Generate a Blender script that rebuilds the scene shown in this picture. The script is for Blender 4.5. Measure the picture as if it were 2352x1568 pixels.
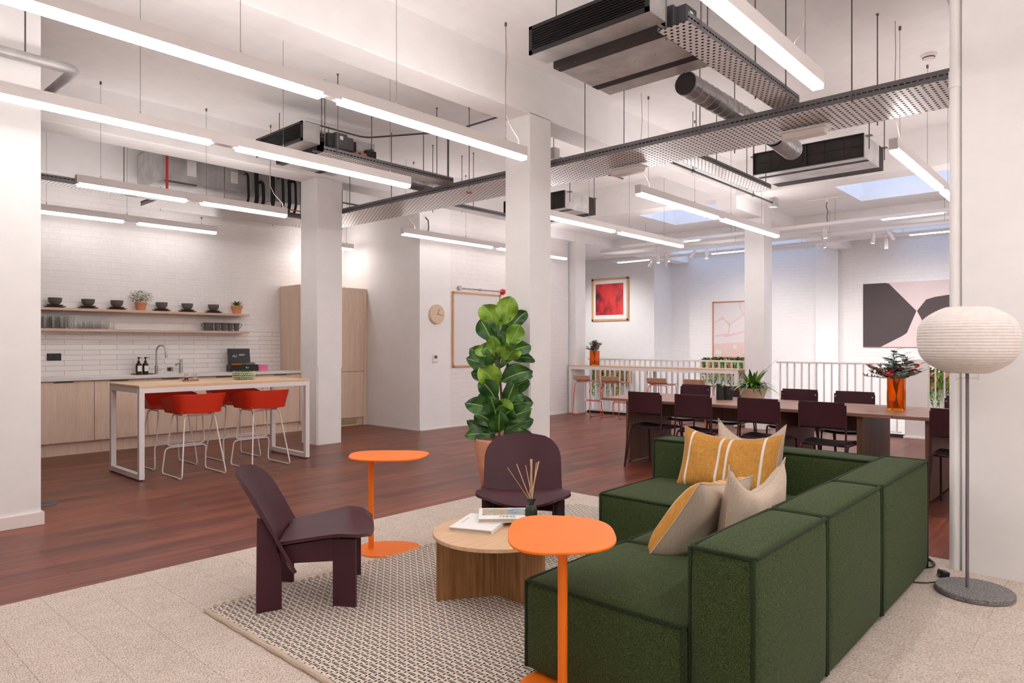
import bpy, bmesh, math, random
from mathutils import Vector, Matrix, Euler
PI = math.pi
for o in list(bpy.data.objects):
    bpy.data.objects.remove(o)
scn = bpy.context.scene
COL = scn.collection
random.seed(7)

# ------------------------------------------------------------------ camera, world, exposure
FOC = 1568.0; EYE = 1.33
FA = math.radians(42.04)
cd = bpy.data.cameras.new('camera'); cam = bpy.data.objects.new('camera', cd); COL.objects.link(cam)
cam.location = (0, 0, EYE); cam.rotation_euler = (PI/2, 0, FA - PI/2)
cd.sensor_width = 36.0; cd.lens = 36.0*FOC/2352.0; cd.shift_y = 7.5/2352.0
cd.clip_start = 0.05; cd.clip_end = 200
scn.camera = cam
scn.view_settings.view_transform = 'Standard'
scn.view_settings.look = 'None'
scn.view_settings.gamma = 1.0
scn.view_settings.use_curve_mapping = False
scn.view_settings.exposure = 0.86
w = bpy.data.worlds.new('world'); scn.world = w; w.use_nodes = True
wb = w.node_tree.nodes['Background']; wb.inputs[0].default_value = (0.42, 0.62, 1.0, 1); wb.inputs[1].default_value = 1.25
TUBE = 14.0      # emission of the linear lights
TUBE_COL = (1.0, 0.957, 0.94, 1)

# ------------------------------------------------------------------ materials
def S(r, g, b):
    f = lambda c: (c/255/12.92 if c <= 10 else ((c/255+0.055)/1.055)**2.4)
    return (f(r), f(g), f(b), 1)
class NT:
    def __init__(s, name):
        s.m = bpy.data.materials.new(name); s.m.use_nodes = True
        s.t = s.m.node_tree; s.b = s.t.nodes['Principled BSDF']; s.out = s.t.nodes['Material Output']
    def n(s, ty, **k):
        x = s.t.nodes.new(ty)
        for a, v in k.items(): setattr(x, a, v)
        return x
    def l(s, a, b): s.t.links.new(a, b)
    def coord(s, sw=None, scale=(1,1,1)):
        tc = s.n('ShaderNodeTexCoord'); src = tc.outputs['Object']
        if sw:
            sp = s.n('ShaderNodeSeparateXYZ'); s.l(src, sp.inputs[0]); cb = s.n('ShaderNodeCombineXYZ')
            for i, c in enumerate(sw): s.l(sp.outputs['xyz'.index(c)], cb.inputs[i])
            src = cb.outputs[0]
        mp = s.n('ShaderNodeMapping'); mp.inputs['Scale'].default_value = scale; s.l(src, mp.inputs[0])
        return mp.outputs[0]
    def ramp(s, fac, stops):
        r = s.n('ShaderNodeValToRGB'); s.l(fac, r.inputs[0]); e = r.color_ramp.elements
        while len(e) < len(stops): e.new(0.5)
        for i, (p, c) in enumerate(stops): e[i].position = p; e[i].color = c
        return r.outputs[0]
    def noise(s, vec, scale, detail=3, rough=0.5):
        x = s.n('ShaderNodeTexNoise'); x.inputs['Scale'].default_value = scale
        x.inputs['Detail'].default_value = detail; x.inputs['Roughness'].default_value = rough
        if vec is not None: s.l(vec, x.inputs['Vector'])
        return x.outputs['Fac']
    def brick(s, vec, bw, rh, ms, c1, c2, cm, off=0.5, smooth=0.1):
        x = s.n('ShaderNodeTexBrick'); s.l(vec, x.inputs['Vector']); x.offset = off
        for k, v in (('Scale', 1), ('Mortar Size', ms), ('Mortar Smooth', smooth), ('Brick Width', bw), ('Row Height', rh), ('Color1', c1), ('Color2', c2), ('Mortar', cm), ('Bias', 0)):
            x.inputs[k].default_value = v
        return x
    def bump(s, h, strength=0.3, dist=0.01, inv=False):
        x = s.n('ShaderNodeBump'); x.inputs['Strength'].default_value = strength; x.inputs['Distance'].default_value = dist
        x.invert = inv; s.l(h, x.inputs['Height']); s.l(x.outputs[0], s.b.inputs['Normal'])
    def mix(s, fac, a, b, mode='MIX'):
        x = s.n('ShaderNodeMix', data_type='RGBA', blend_type=mode)
        if isinstance(fac, float): x.inputs[0].default_value = fac
        else: s.l(fac, x.inputs[0])
        for i, v in ((6, a), (7, b)):
            if isinstance(v, tuple): x.inputs[i].default_value = v
            else: s.l(v, x.inputs[i])
        return x.outputs[2]
    def set(s, col=None, rough=0.5, metal=0.0, spec=0.5):
        if col is not None:
            if isinstance(col, tuple): s.b.inputs['Base Color'].default_value = col
            else: s.l(col, s.b.inputs['Base Color'])
        s.b.inputs['Roughness'].default_value = rough; s.b.inputs['Metallic'].default_value = metal
        s.b.inputs['Specular IOR Level'].default_value = spec
        return s
def plain(name, col, rough=0.5, metal=0.0, spec=0.5, bump=0, bscale=60, var=0.06):
    t = NT(name); v = t.coord()
    n = t.noise(v, 6, 2)
    dk = tuple(c*(1-var) for c in col[:3])+(1,); lt = tuple(min(1, c*(1+var)) for c in col[:3])+(1,)
    t.set(t.ramp(n, [(0.3, dk), (0.7, lt)]), rough, metal, spec)
    if bump: t.bump(t.noise(v, bscale, 4), bump, 0.004)
    return t.m
WALLC = S(246, 243, 242)
M = {}
M['wall'] = plain('painted_plaster', WALLC, 0.75, spec=0.3, bump=0.15, bscale=25, var=0.015)
M['ceil'] = plain('painted_ceiling', S(248, 245, 244), 0.85, spec=0.2, bump=0.1, bscale=12, var=0.02)
M['trimw'] = plain('white_gloss_trim', S(240, 232, 228), 0.45, var=0.01)
def brickwall(name, sw):
    t = NT(name); v = t.coord(sw)
    b = t.brick(v, 0.235, 0.078, 0.006, S(244,239,237), S(242,237,235), S(239,234,231), smooth=0.8)
    n = t.noise(v, 7, 4, 0.6); n2 = t.noise(v, 60, 3)
    t.set(t.mix(0.4, b.outputs[0], t.ramp(n, [(0.3, S(238,232,230)), (0.7, S(246,241,239))])), 0.6, spec=0.35)
    ma = t.n('ShaderNodeMath', operation='MULTIPLY_ADD'); t.l(b.outputs[1], ma.inputs[0]); ma.inputs[1].default_value = -1.0; t.l(n, ma.inputs[2])
    mb_ = t.n('ShaderNodeMath', operation='MULTIPLY_ADD'); t.l(n2, mb_.inputs[0]); mb_.inputs[1].default_value = 0.25; t.l(ma.outputs[0], mb_.inputs[2])
    t.bump(mb_.outputs[0], 0.34, 0.010); return t.m
M['brickX'] = brickwall('white_painted_brick_long', 'xzy')
M['brickY'] = brickwall('white_painted_brick_cross', 'yzx')
def tiles():
    t = NT('glazed_wall_tile'); v = t.coord('xzy')
    b = t.brick(v, 0.405, 0.0665, 0.0022, S(248,243,241), S(242,237,235), S(196,172,160), smooth=0.0)
    t.set(b.outputs[0], 0.18, spec=0.5); t.bump(b.outputs[1], 0.4, 0.003, True); return t.m
M['tile'] = tiles()
def woodfloor():
    t = NT('walnut_floor_planks'); v = t.coord()
    b = t.brick(v, 1.22, 0.145, 0.0012, (0.1,)*3+(1,), (1.0,)*3+(1,), (0.0, 0, 0, 1), off=0.37)
    v2 = t.coord(scale=(0.9, 16, 1)); n = t.noise(v2, 1.6, 6, 0.65)
    v3 = t.coord(scale=(0.5, 7, 1)); n3 = t.noise(v3, 1.1, 3, 0.5)
    g = t.ramp(n, [(0.28, S(58,28,20)), (0.45, S(98,50,37)), (0.62, S(134,72,54)), (0.8, S(168,100,76))])
    g2 = t.ramp(n3, [(0.3, S(66,34,26)), (0.7, S(144,80,60))])
    c = t.mix(0.4, g, g2)
    tint = t.ramp(b.outputs[0], [(0.0, (0.66,0.64,0.64,1)), (1.0, (1.5,1.45,1.42,1))])
    c = t.mix(1.0, c, tint, 'MULTIPLY')
    c = t.mix(b.outputs[1], c, S(48,24,20))
    t.set(c, 0.34, spec=0.34); t.bump(n, 0.03, 0.001)
    return t.m
M['floor'] = woodfloor()
def carpet():
    t = NT('beige_loop_carpet'); v = t.coord('yxz')
    b = t.brick(v, 1.0, 0.25, 0.003, (1,1,1,1), (0.95,0.95,0.95,1), (0.78,0.74,0.70,1), off=0.5, smooth=0.5)
    n = t.noise(t.coord(scale=(1,0.45,1)), 210, 3, 0.75)
    c = t.ramp(n, [(0.32, S(140,122,108)), (0.44, S(204,188,174)), (0.56, S(232,218,206)), (0.7, S(246,234,224))])
    big = t.ramp(t.noise(t.coord(), 9, 3), [(0.3, (0.92,0.92,0.92,1)), (0.7, (1,1,1,1))])
    c = t.mix(1.0, c, b.outputs[0], 'MULTIPLY'); c = t.mix(1.0, c, big, 'MULTIPLY')
    t.set(c, 0.95, spec=0.1); t.bump(n, 0.5, 0.004); return t.m
M['carpet'] = carpet()
def rug():
    t = NT('woven_cream_black_rug'); v = t.coord()
    sp = t.n('ShaderNodeSeparateXYZ'); t.l(v, sp.inputs[0])
    def m(op, a, b=None, c=None):
        x = t.n('ShaderNodeMath', operation=op)
        for i, q in enumerate((a, b, c)):
            if q is None: continue
            if isinstance(q, (int, float)): x.inputs[i].default_value = q
            else: t.l(q, x.inputs[i])
        return x.outputs[0]
    nz = t.noise(v, 30, 2)
    X = m('MULTIPLY_ADD', nz, 0.006, sp.outputs[0]); Y = m('MULTIPLY_ADD', nz, 0.010, sp.outputs[1])
    v_ = m('DIVIDE', X, 0.031); row = m('FLOOR', v_); fv = m('FRACT', v_)
    u_ = m('MULTIPLY_ADD', row, 0.37, m('DIVIDE', Y, 0.062)); fu = m('FRACT', u_)
    def band(x, c, w_): return m('COMPARE', x, c, w_)
    dbl = m('MAXIMUM', band(fv, 0.38, 0.075), band(fv, 0.62, 0.075))
    dash = m('MULTIPLY', dbl, band(fu, 0.45, 0.33))
    cross = m('MULTIPLY', band(fu, 0.94, 0.06), band(fv, 0.0, 0.42)); cross2 = m('MULTIPLY', band(fu, 0.94, 0.06), band(fv, 1.0, 0.42))
    dk = m('MAXIMUM', dash, m('MAXIMUM', cross, cross2))
    cream = t.ramp(t.noise(v, 160, 3), [(0.3, S(206,190,174)), (0.6, S(238,226,214))])
    t.set(t.mix(dk, cream, S(26,20,20)), 0.95, spec=0.1)
    h = m('ADD', m('ABSOLUTE', m('SINE', m('MULTIPLY', v_, 2*PI))), m('MULTIPLY', m('ABSOLUTE', m('SINE', m('MULTIPLY', u_, PI))), 0.5))
    t.bump(h, 0.6, 0.005); return t.m
M['rug'] = rug()
def wood(name, c1, c2, c3, axis='z', scale=14, rough=0.45, long=0.6, streak=0.5):
    t = NT(name); s = {'x': (long, scale, scale), 'y': (scale, long, scale), 'z': (scale, scale, long)}[axis]
    v = t.coord(scale=s); n = t.noise(v, 1.5, 5, 0.6)
    n2 = t.noise(t.coord(scale=tuple(a*3.2 for a in s)), 2.0, 3, 0.6)
    c = t.mix(streak, t.ramp(n, [(0.3, c1), (0.5, c2), (0.7, c3)]), t.ramp(n2, [(0.35, c1), (0.65, c3)]))
    t.set(c, rough, spec=0.4); t.bump(n2, 0.05, 0.001); return t.m
M['lam'] = wood('pale_wood_laminate', S(220,192,168), S(234,207,185), S(243,219,199), 'z', 12, 0.5)
M['lamx'] = wood('pale_wood_shelf', S(205,172,147), S(219,188,164), S(228,200,178), 'x', 14, 0.5)
M['birchx'] = wood('birch_table_top', S(220,182,142), S(233,198,160), S(240,210,176), 'x', 10, 0.4)
M['oakz'] = wood('oak_veneer', S(122,80,44), S(160,112,68), S(186,138,92), 'z', 12, 0.45)
M['oaktop'] = wood('oak_table_top', S(205,162,122), S(222,182,143), S(232,196,160), 'x', 8, 0.4)
M['walny'] = wood('walnut_table_top', S(136,98,80), S(160,120,100), S(180,140,120), 'y', 14, 0.35)
M['walnz'] = wood('walnut_table_panel', S(98,68,52), S(124,90,72), S(146,110,90), 'z', 16, 0.45)
M['ply'] = wood('plywood_seat', S(196,154,124), S(210,170,141), S(222,184,156), 'y', 12, 0.5)
M['plumd'] = plain('dark_plum_lacquer', S(70,34,43), 0.46, spec=0.3, bump=0.04, bscale=90, var=0.08)
M['plum'] = plain('plum_lacquer', S(72,44,50), 0.38, spec=0.5, bump=0.04, bscale=90, var=0.06)
M['blackpad'] = plain('black_leather_pad', S(20,16,17), 0.4, bump=0.1, bscale=150)
M['orange'] = plain('orange_powder_coat', S(250,124,8), 0.5, bump=0.05, bscale=220, var=0.03)
M['orangef'] = plain('orange_red_tube', S(235,84,38), 0.4, var=0.03)
M['red'] = plain('red_plastic', S(206,44,6), 0.45, bump=0.03, bscale=120, var=0.05)
M['whitem'] = plain('white_powder_coat', S(238,232,230), 0.35, var=0.01)
M['whites'] = plain('white_solid_surface', S(236,230,226), 0.25, var=0.02)
M['galv'] = plain('galvanised_steel', S(186,183,182), 0.38, metal=0.3, bump=0.05, bscale=30, var=0.18)
M['duct'] = plain('polished_duct_steel', S(150,148,148), 0.28, metal=0.9, var=0.12)
M['galvd'] = plain('dull_steel', S(96,96,98), 0.5, metal=0.6, var=0.15)
M['rod'] = plain('threaded_steel_rod', S(112,106,100), 0.5, metal=0.5, var=0.1)
M['darkband'] = plain('dark_insulation_band', S(46,38,36), 0.7, var=0.1)
M['black'] = plain('black_plastic', S(22,21,22), 0.4, var=0.1)
M['rubber'] = plain('black_pipe_insulation', S(30,29,31), 0.75, var=0.1)
M['chrome'] = plain('chrome', S(205,203,203), 0.08, metal=1.0, var=0.01)
M['terra'] = plain('terracotta', S(214,140,104), 0.8, bump=0.1, bscale=40, var=0.08)
M['terral'] = plain('pale_terracotta', S(224,160,128), 0.75, bump=0.08, bscale=18, var=0.1)
M['soil'] = plain('potting_soil', S(58,40,30), 0.95, bump=0.8, bscale=90, var=0.4)
M['greyc'] = plain('charcoal_stoneware', S(104,98,95), 0.5, bump=0.05, bscale=80, var=0.12)
M['brownc'] = plain('brown_stoneware_plate', S(86,70,62), 0.5, var=0.12)
M['cord'] = plain('pale_flex', S(205,190,180), 0.6)
M['cordd'] = plain('grey_flex', S(100,92,86), 0.6)
M['redpipe'] = plain('red_cable', S(186,36,40), 0.5)
M['lampgrey'] = plain('lilac_grey_pole', S(128,116,120), 0.4)
M['reed'] = plain('reed_sticks', S(222,190,150), 0.7)
M['bottle'] = plain('dark_green_ceramic', S(32,46,38), 0.35)
M['beigec'] = plain('beige_ceramic', S(206,182,158), 0.6)
M['leath'] = plain('black_leather', S(42,38,38), 0.55, bump=0.15, bscale=130)
M['pink'] = plain('pink_card', S(236,120,158), 0.6, var=0.25)
M['paper'] = plain('white_paper', S(240,238,236), 0.6, var=0.01)
M['boardw'] = plain('whiteboard_enamel', S(232,228,228), 0.22, var=0.005)
M['clockc'] = plain('beige_clock_face', S(222,196,168), 0.6, var=0.02)
M['framew'] = plain('light_wood_frame', S(214,168,124), 0.5, var=0.05)
M['frameb'] = plain('copper_wood_frame', S(188,120,82), 0.5, var=0.05)
M['vent'] = plain('brass_vent_grille', S(196,176,130), 0.4, metal=0.3)
M['flower_r'] = plain('red_petals', S(176,28,44), 0.6, var=0.3)
M['flower_p'] = plain('coral_dried_leaves', S(206,96,84), 0.7, var=0.25)
M['flower_d'] = plain('dark_dried_twigs', S(84,54,50), 0.8, var=0.3)
M['euc'] = plain('eucalyptus_leaf', S(140,166,156), 0.6, var=0.15)
M['flower_w'] = plain('cream_blossom', S(232,230,200), 0.7, var=0.05)
M['stem'] = plain('brown_stem', S(96,72,50), 0.8, var=0.2)
M['alarm'] = plain('red_alarm', S(224,30,26), 0.35)
M['artdark'] = plain('charcoal_paint', S(84,72,72), 0.8, bump=0.1, bscale=200, var=0.03)
M['artpink'] = plain('pale_pink_paint', S(228,208,206), 0.8, var=0.02)
M['artrose'] = plain('rose_paint', S(226,196,188), 0.8, var=0.02)
M['artpale'] = plain('pale_lilac_paint', S(226,214,214), 0.8, var=0.01)
M['filter'] = plain('black_filter_mesh', S(38,34,32), 0.7, var=0.35)
def leafm(name, a, b, rough=0.35):
    t = NT(name); v = t.coord(); n = t.noise(v, 9, 2)
    t.set(t.ramp(n, [(0.35, a), (0.65, b)]), rough, spec=0.5)
    t.b.inputs['Subsurface Weight'].default_value = 0.0
    t.bump(t.noise(v, 60, 2), 0.15, 0.003); return t.m
M['leafd'] = leafm('dark_fig_leaf', S(34,70,32), S(62,112,42))
M['leafb'] = leafm('bright_fig_leaf', S(92,140,36), S(146,184,58))
M['vein'] = leafm('leaf_midrib', S(140,172,84), S(160,190,100))
M['grass'] = leafm('strap_leaf', S(58,110,30), S(134,180,54))
M['grassd'] = leafm('dark_strap_leaf', S(28,62,26), S(64,104,40))
M['moss'] = leafm('hanging_foliage', S(30,66,18), S(98,150,40), 0.7)
def fabric(name, c1, c2, c3, sc, rough=0.95, bs=0.6, weave=None):
    t = NT(name); v = t.coord(); n = t.noise(v, sc, 3, 0.7)
    c = t.ramp(n, [(0.3, c1), (0.5, c2), (0.72, c3)])
    t.set(c, rough, spec=0.15); t.b.inputs['Sheen Weight'].default_value = 0.06
    t.b.inputs['Sheen Roughness'].default_value = 0.5
    t.bump(n, bs, 0.004); return t.m
M['boucle'] = fabric('green_boucle', S(26,36,17), S(58,72,40), S(102,116,72), 290)
M['pipe'] = fabric('green_piping', S(22,32,20), S(42,54,34), S(66,78,50), 300)
M['linen'] = fabric('beige_linen', S(186,166,146), S(208,188,168), S(222,204,186), 220, bs=0.25)
def mustard():
    t = NT('mustard_stripe_weave'); v = t.coord()
    n = t.noise(t.coord(scale=(9, 1.2, 9)), 14, 4, 0.7); n2 = t.noise(t.coord(scale=(1.2, 9, 9)), 14, 4, 0.7)
    c = t.mix(0.5, t.ramp(n, [(0.3, S(178,118,48)), (0.7, S(226,172,96))]), t.ramp(n2, [(0.3, S(184,124,52)), (0.7, S(222,166,88))]))
    sp = t.n('ShaderNodeSeparateXYZ'); t.l(v, sp.inputs[0])
    acc = None
    for a in (-0.245, -0.035, 0.02, 0.235):
        s1 = t.n('ShaderNodeMath', operation='COMPARE'); t.l(sp.outputs[0], s1.inputs[0]); s1.inputs[1].default_value = a; s1.inputs[2].default_value = 0.0075
        if acc is None: acc = s1.outputs[0]
        else:
            m = t.n('ShaderNodeMath', operation='MAXIMUM'); t.l(acc, m.inputs[0]); t.l(s1.outputs[0], m.inputs[1]); acc = m.outputs[0]
    c = t.mix(acc, c, S(240,228,218))
    t.set(c, 0.95, spec=0.1); t.bump(n, 0.3, 0.004); return t.m
M['mustard'] = mustard()
def stone():
    t = NT('speckled_grey_stone'); v = t.coord(); n = t.noise(v, 130, 3, 0.8)
    t.set(t.ramp(n, [(0.35, S(78,74,74)), (0.5, S(128,124,124)), (0.62, S(158,154,154))]), 0.7); return t.m
M['stone'] = stone()
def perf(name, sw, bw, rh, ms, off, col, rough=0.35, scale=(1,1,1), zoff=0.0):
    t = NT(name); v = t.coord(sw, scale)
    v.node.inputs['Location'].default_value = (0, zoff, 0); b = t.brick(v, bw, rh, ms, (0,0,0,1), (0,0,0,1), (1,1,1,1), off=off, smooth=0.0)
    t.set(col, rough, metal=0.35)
    tr = t.n('ShaderNodeBsdfTransparent'); tr.inputs[0].default_value = (0.22,0.21,0.21,1); mx = t.n('ShaderNodeMixShader')  # dark tint in the holes stands for the shade inside the tray
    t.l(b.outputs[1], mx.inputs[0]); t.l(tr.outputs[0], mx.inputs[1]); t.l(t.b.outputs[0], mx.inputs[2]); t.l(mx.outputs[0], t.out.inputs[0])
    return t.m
GC = S(214,208,206)
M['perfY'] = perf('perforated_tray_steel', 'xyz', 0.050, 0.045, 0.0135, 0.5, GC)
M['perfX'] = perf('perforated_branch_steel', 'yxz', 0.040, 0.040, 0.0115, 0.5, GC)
M['lipY'] = perf('slotted_tray_lip', 'yzx', 0.040, 0.014, 0.006, 0.0, S(112,110,112), 0.45, (1,0.2,1), -3.125*0.2)
M['lipX'] = perf('slotted_branch_lip', 'xzy', 0.040, 0.012, 0.005, 0.0, S(112,110,112), 0.45, (1,0.2,1), -3.203*0.2)
def glassm(name, col, rough=0.03, trans=0.9, ior=1.45):
    t = NT(name); v = t.coord(); n = t.noise(v, 3, 1)
    t.set(t.ramp(n, [(0, col), (1, tuple(min(1, c*1.04) for c in col[:3])+(1,))]), rough)
    t.b.inputs['Transmission Weight'].default_value = trans; t.b.inputs['IOR'].default_value = ior; return t.m
M['amber'] = glassm('amber_glass', S(246,150,20), 0.06)
M['clear'] = glassm('clear_glass', S(246,246,244), 0.01, 1.0)
M['brownglass'] = glassm('brown_bottle_glass', S(84,52,20), 0.05, 0.7)
def pane():
    t = NT('skylight_pane'); n = t.noise(t.coord(), 2, 1)
    tr = t.n('ShaderNodeBsdfTransparent'); gl = t.n('ShaderNodeBsdfGlossy'); gl.inputs['Roughness'].default_value = 0.05
    mx = t.n('ShaderNodeMixShader'); mx.inputs[0].default_value = 0.06
    t.l(tr.outputs[0], mx.inputs[1]); t.l(gl.outputs[0], mx.inputs[2]); t.l(mx.outputs[0], t.out.inputs[0]); return t.m
M['pane'] = pane()
def emis(name, col, st):
    t = NT(name); t.set((0.9,0.9,0.9,1), 0.4)
    t.b.inputs['Emission Color'].default_value = col; t.b.inputs['Emission Strength'].default_value = st; return t.m
M['tube'] = emis('lit_diffuser', TUBE_COL, TUBE)
M['tubelow'] = emis('lit_diffuser_dimmed', TUBE_COL, 9.0)
M['tubemin'] = emis('lit_diffuser_low', TUBE_COL, 3.8)
M['tubekit'] = emis('lit_diffuser_kitchen', TUBE_COL, 6.0)
M['upfill'] = emis('added_uplight_strip', TUBE_COL, 8.5)  # glow strips added on top of the housings to brighten the ceiling
M['upfill_dim'] = emis('added_uplight_strip_dimmed', TUBE_COL, 7.5)
M['upfill_low'] = emis('added_uplight_strip_low', TUBE_COL, 6.0)
M['spot'] = emis('lit_spot_lens', TUBE_COL, 40)
M['strip'] = emis('lit_led_strip', TUBE_COL, 30)
def lantern():
    t = NT('white_paper_lantern'); n = t.noise(t.coord(), 40, 3)
    t.set(t.ramp(n, [(0.3, S(236,226,220)), (0.7, S(244,236,231))]), 0.85, spec=0.1)
    return t.m
M['lantern'] = lantern()
def artred():
    t = NT('red_abstract_print'); v = t.coord(scale=(2.2, 2.2, 1.3))
    n = t.noise(v, 1.6, 3, 0.5)
    t.set(t.ramp(n, [(0.34, S(58,34,38)), (0.42, S(150,34,40)), (0.5, S(206,48,52)), (0.7, S(226,62,62))]), 0.5); return t.m
M['artred'] = artred()
def cover():
    t = NT('book_cover_picture'); v = t.coord(scale=(1, 1.6, 1)); n = t.noise(v, 22, 4, 0.6)
    t.set(t.ramp(n, [(0.3, S(70,80,96)), (0.42, S(104,148,196)), (0.5, S(196,196,190)), (0.58, S(196,160,80)), (0.7, S(214,216,214))]), 0.35); return t.m
M['cover'] = cover()

# ------------------------------------------------------------------ mesh helpers
class MB:
    def __init__(s): s.v = []; s.f = []; s.mi = []; s.cur = 0
    def add(s, vs, fs):
        b = len(s.v); s.v += [tuple(p) for p in vs]
        for f in fs: s.f.append(tuple(b+i for i in f)); s.mi.append(s.cur)
        return s
    def box(s, x0, y0, z0, x1, y1, z1):
        x0, x1 = min(x0,x1), max(x0,x1); y0, y1 = min(y0,y1), max(y0,y1); z0, z1 = min(z0,z1), max(z0,z1)
        return s.add([(x0,y0,z0),(x1,y0,z0),(x1,y1,z0),(x0,y1,z0),(x0,y0,z1),(x1,y0,z1),(x1,y1,z1),(x0,y1,z1)],
            [(0,3,2,1),(4,5,6,7),(0,1,5,4),(1,2,6,5),(2,3,7,6),(3,0,4,7)])
    def cbox(s, c, size, rot=None):
        m = Matrix.Identity(3) if rot is None else Euler(rot).to_matrix()
        c = Vector(c); vs = []
        for z in (-.5,.5):
            for x, y in ((-.5,-.5),(.5,-.5),(.5,.5),(-.5,.5)):
                vs.append(c + m @ Vector((x*size[0], y*size[1], z*size[2])))
        return s.add(vs, [(0,3,2,1),(4,5,6,7),(0,1,5,4),(1,2,6,5),(2,3,7,6),(3,0,4,7)])
    def tube(s, pts, r, n=8, closed=False, cap=True):
        P = [Vector(p) for p in pts]; N = len(P); rr = r if isinstance(r, (list, tuple)) else [r]*N
        T = []
        for i in range(N):
            a = P[i]-P[i-1] if (i > 0 or closed) else P[1]-P[0]
            b = P[(i+1) % N]-P[i] if (i < N-1 or closed) else P[i]-P[i-1]
            t = a.normalized()+b.normalized()
            T.append(t.normalized() if t.length > 1e-6 else a.normalized())
        up = Vector((0,0,1)) if abs(T[0].z) < 0.9 else Vector((1,0,0))
        u = T[0].cross(up).normalized(); vs = []
        for i in range(N):
            u = (u - T[i]*u.dot(T[i])).normalized(); w2 = T[i].cross(u)
            for k in range(n):
                a = 2*PI*k/n; vs.append(P[i] + (u*math.cos(a)+w2*math.sin(a))*rr[i])
        fs = []
        for i in range(N if closed else N-1):
            j = (i+1) % N
            for k in range(n):
                k2 = (k+1) % n; fs.append((i*n+k, i*n+k2, j*n+k2, j*n+k))
        if cap and not closed: fs += [tuple(range(n-1,-1,-1)), tuple((N-1)*n+k for k in range(n))]
        return s.add(vs, fs)
    def cyl(s, p0, p1, r0, r1=None, n=16): return s.tube([p0, p1], [r0, r0 if r1 is None else r1], n)
    def lathe(s, prof, c=(0,0,0), n=24, cap=True):
        vs = []; fs = []
        for r, z in prof:
            for k in range(n):
                a = 2*PI*k/n; vs.append((c[0]+r*math.cos(a), c[1]+r*math.sin(a), c[2]+z))
        for i in range(len(prof)-1):
            for k in range(n):
                k2 = (k+1) % n; fs.append((i*n+k, i*n+k2, (i+1)*n+k2, (i+1)*n+k))
        if cap:
            if prof[0][0] > 1e-5: fs.append(tuple(range(n-1,-1,-1)))
            if prof[-1][0] > 1e-5: fs.append(tuple((len(prof)-1)*n+k for k in range(n)))
        return s.add(vs, fs)
    def prism(s, poly, z0, z1, top=None):
        n = len(poly); top = top or poly
        return s.add([(x,y,z0) for x,y in poly]+[(x,y,z1) for x,y in top],
            [tuple(range(n-1,-1,-1)), tuple(n+i for i in range(n))]+[(i,(i+1)%n,n+(i+1)%n,n+i) for i in range(n)])
    def grid(s, nu, nv, fn, flip=False):
        vs = [fn(i/nu, j/nv) for i in range(nu+1) for j in range(nv+1)]; fs = []
        for i in range(nu):
            for j in range(nv):
                q = (i*(nv+1)+j, (i+1)*(nv+1)+j, (i+1)*(nv+1)+j+1, i*(nv+1)+j+1)
                fs.append(q[::-1] if flip else q)
        return s.add(vs, fs)
    def shell(s, nu, nv, fn, th):
        """a bent plate: fn(u,v)->point, thickened along its normal"""
        def nrm(u, v):
            e = 1e-3; u0, u1 = max(0,u-e), min(1,u+e); v0, v1 = max(0,v-e), min(1,v+e)
            d = (Vector(fn(u1,v))-Vector(fn(u0,v))).cross(Vector(fn(u,v1))-Vector(fn(u,v0)))
            return d.normalized() if d.length > 1e-12 else Vector((0,0,1))
        A = []; B = []
        for i in range(nu+1):
            for j in range(nv+1):
                u, v = i/nu, j/nv; p = Vector(fn(u,v)); n = nrm(u,v); A.append(p+n*th/2); B.append(p-n*th/2)
        m = len(A); fs = []; W = nv+1
        for i in range(nu):
            for j in range(nv):
                q = (i*W+j, (i+1)*W+j, (i+1)*W+j+1, i*W+j+1); fs.append(q); fs.append(tuple(m+k for k in q[::-1]))
        edge = [i*W for i in range(nu+1)]+[nu*W+j for j in range(1,nv+1)]+[i*W+nv for i in range(nu-1,-1,-1)]+[j for j in range(nv-1,0,-1)]
        for a, b in zip(edge, edge[1:]+edge[:1]): fs.append((a, a+m, b+m, b))
        return s.add(A+B, fs)
    def build(s, name, mat, parent=None, smooth=True, bevel=0, seg=2, ang=35, loc=None, weld=True):
        me = bpy.data.meshes.new(name); me.from_pydata(s.v, [], s.f)
        mats = mat if isinstance(mat, (list, tuple)) else [mat]
        for m in mats: me.materials.append(M[m] if isinstance(m, str) else m)
        if len(mats) > 1: me.polygons.foreach_set('material_index', s.mi)
        bm = bmesh.new(); bm.from_mesh(me)
        if weld: bmesh.ops.remove_doubles(bm, verts=bm.verts, dist=1e-6)
        bmesh.ops.recalc_face_normals(bm, faces=bm.faces); bm.to_mesh(me); bm.free()
        if smooth:
            me.polygons.foreach_set('use_smooth', [True]*len(me.polygons))
            me.set_sharp_from_angle(angle=math.radians(ang))
        o = bpy.data.objects.new(name, me); COL.objects.link(o)
        if parent: o.parent = parent
        if loc: o.location = loc
        if bevel:
            b = o.modifiers.new('bevel', 'BEVEL'); b.width = bevel; b.segments = seg; b.limit_method = 'ANGLE'; b.angle_limit = math.radians(40); b.harden_normals = False
        return o
def thing(name, label, cat, loc=(0,0,0), rz=0, group=None):
    o = bpy.data.objects.new(name, None); COL.objects.link(o); o.empty_display_size = 0.1
    o.location = loc; o.rotation_euler = (0,0,rz); o['label'] = label; o['category'] = cat
    if group: o['group'] = group
    return o
def tag(o, label, cat, group=None):
    o['label'] = label; o['category'] = cat
    if group: o['group'] = group
    return o
def struct(o): o['kind'] = 'structure'; return o
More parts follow.
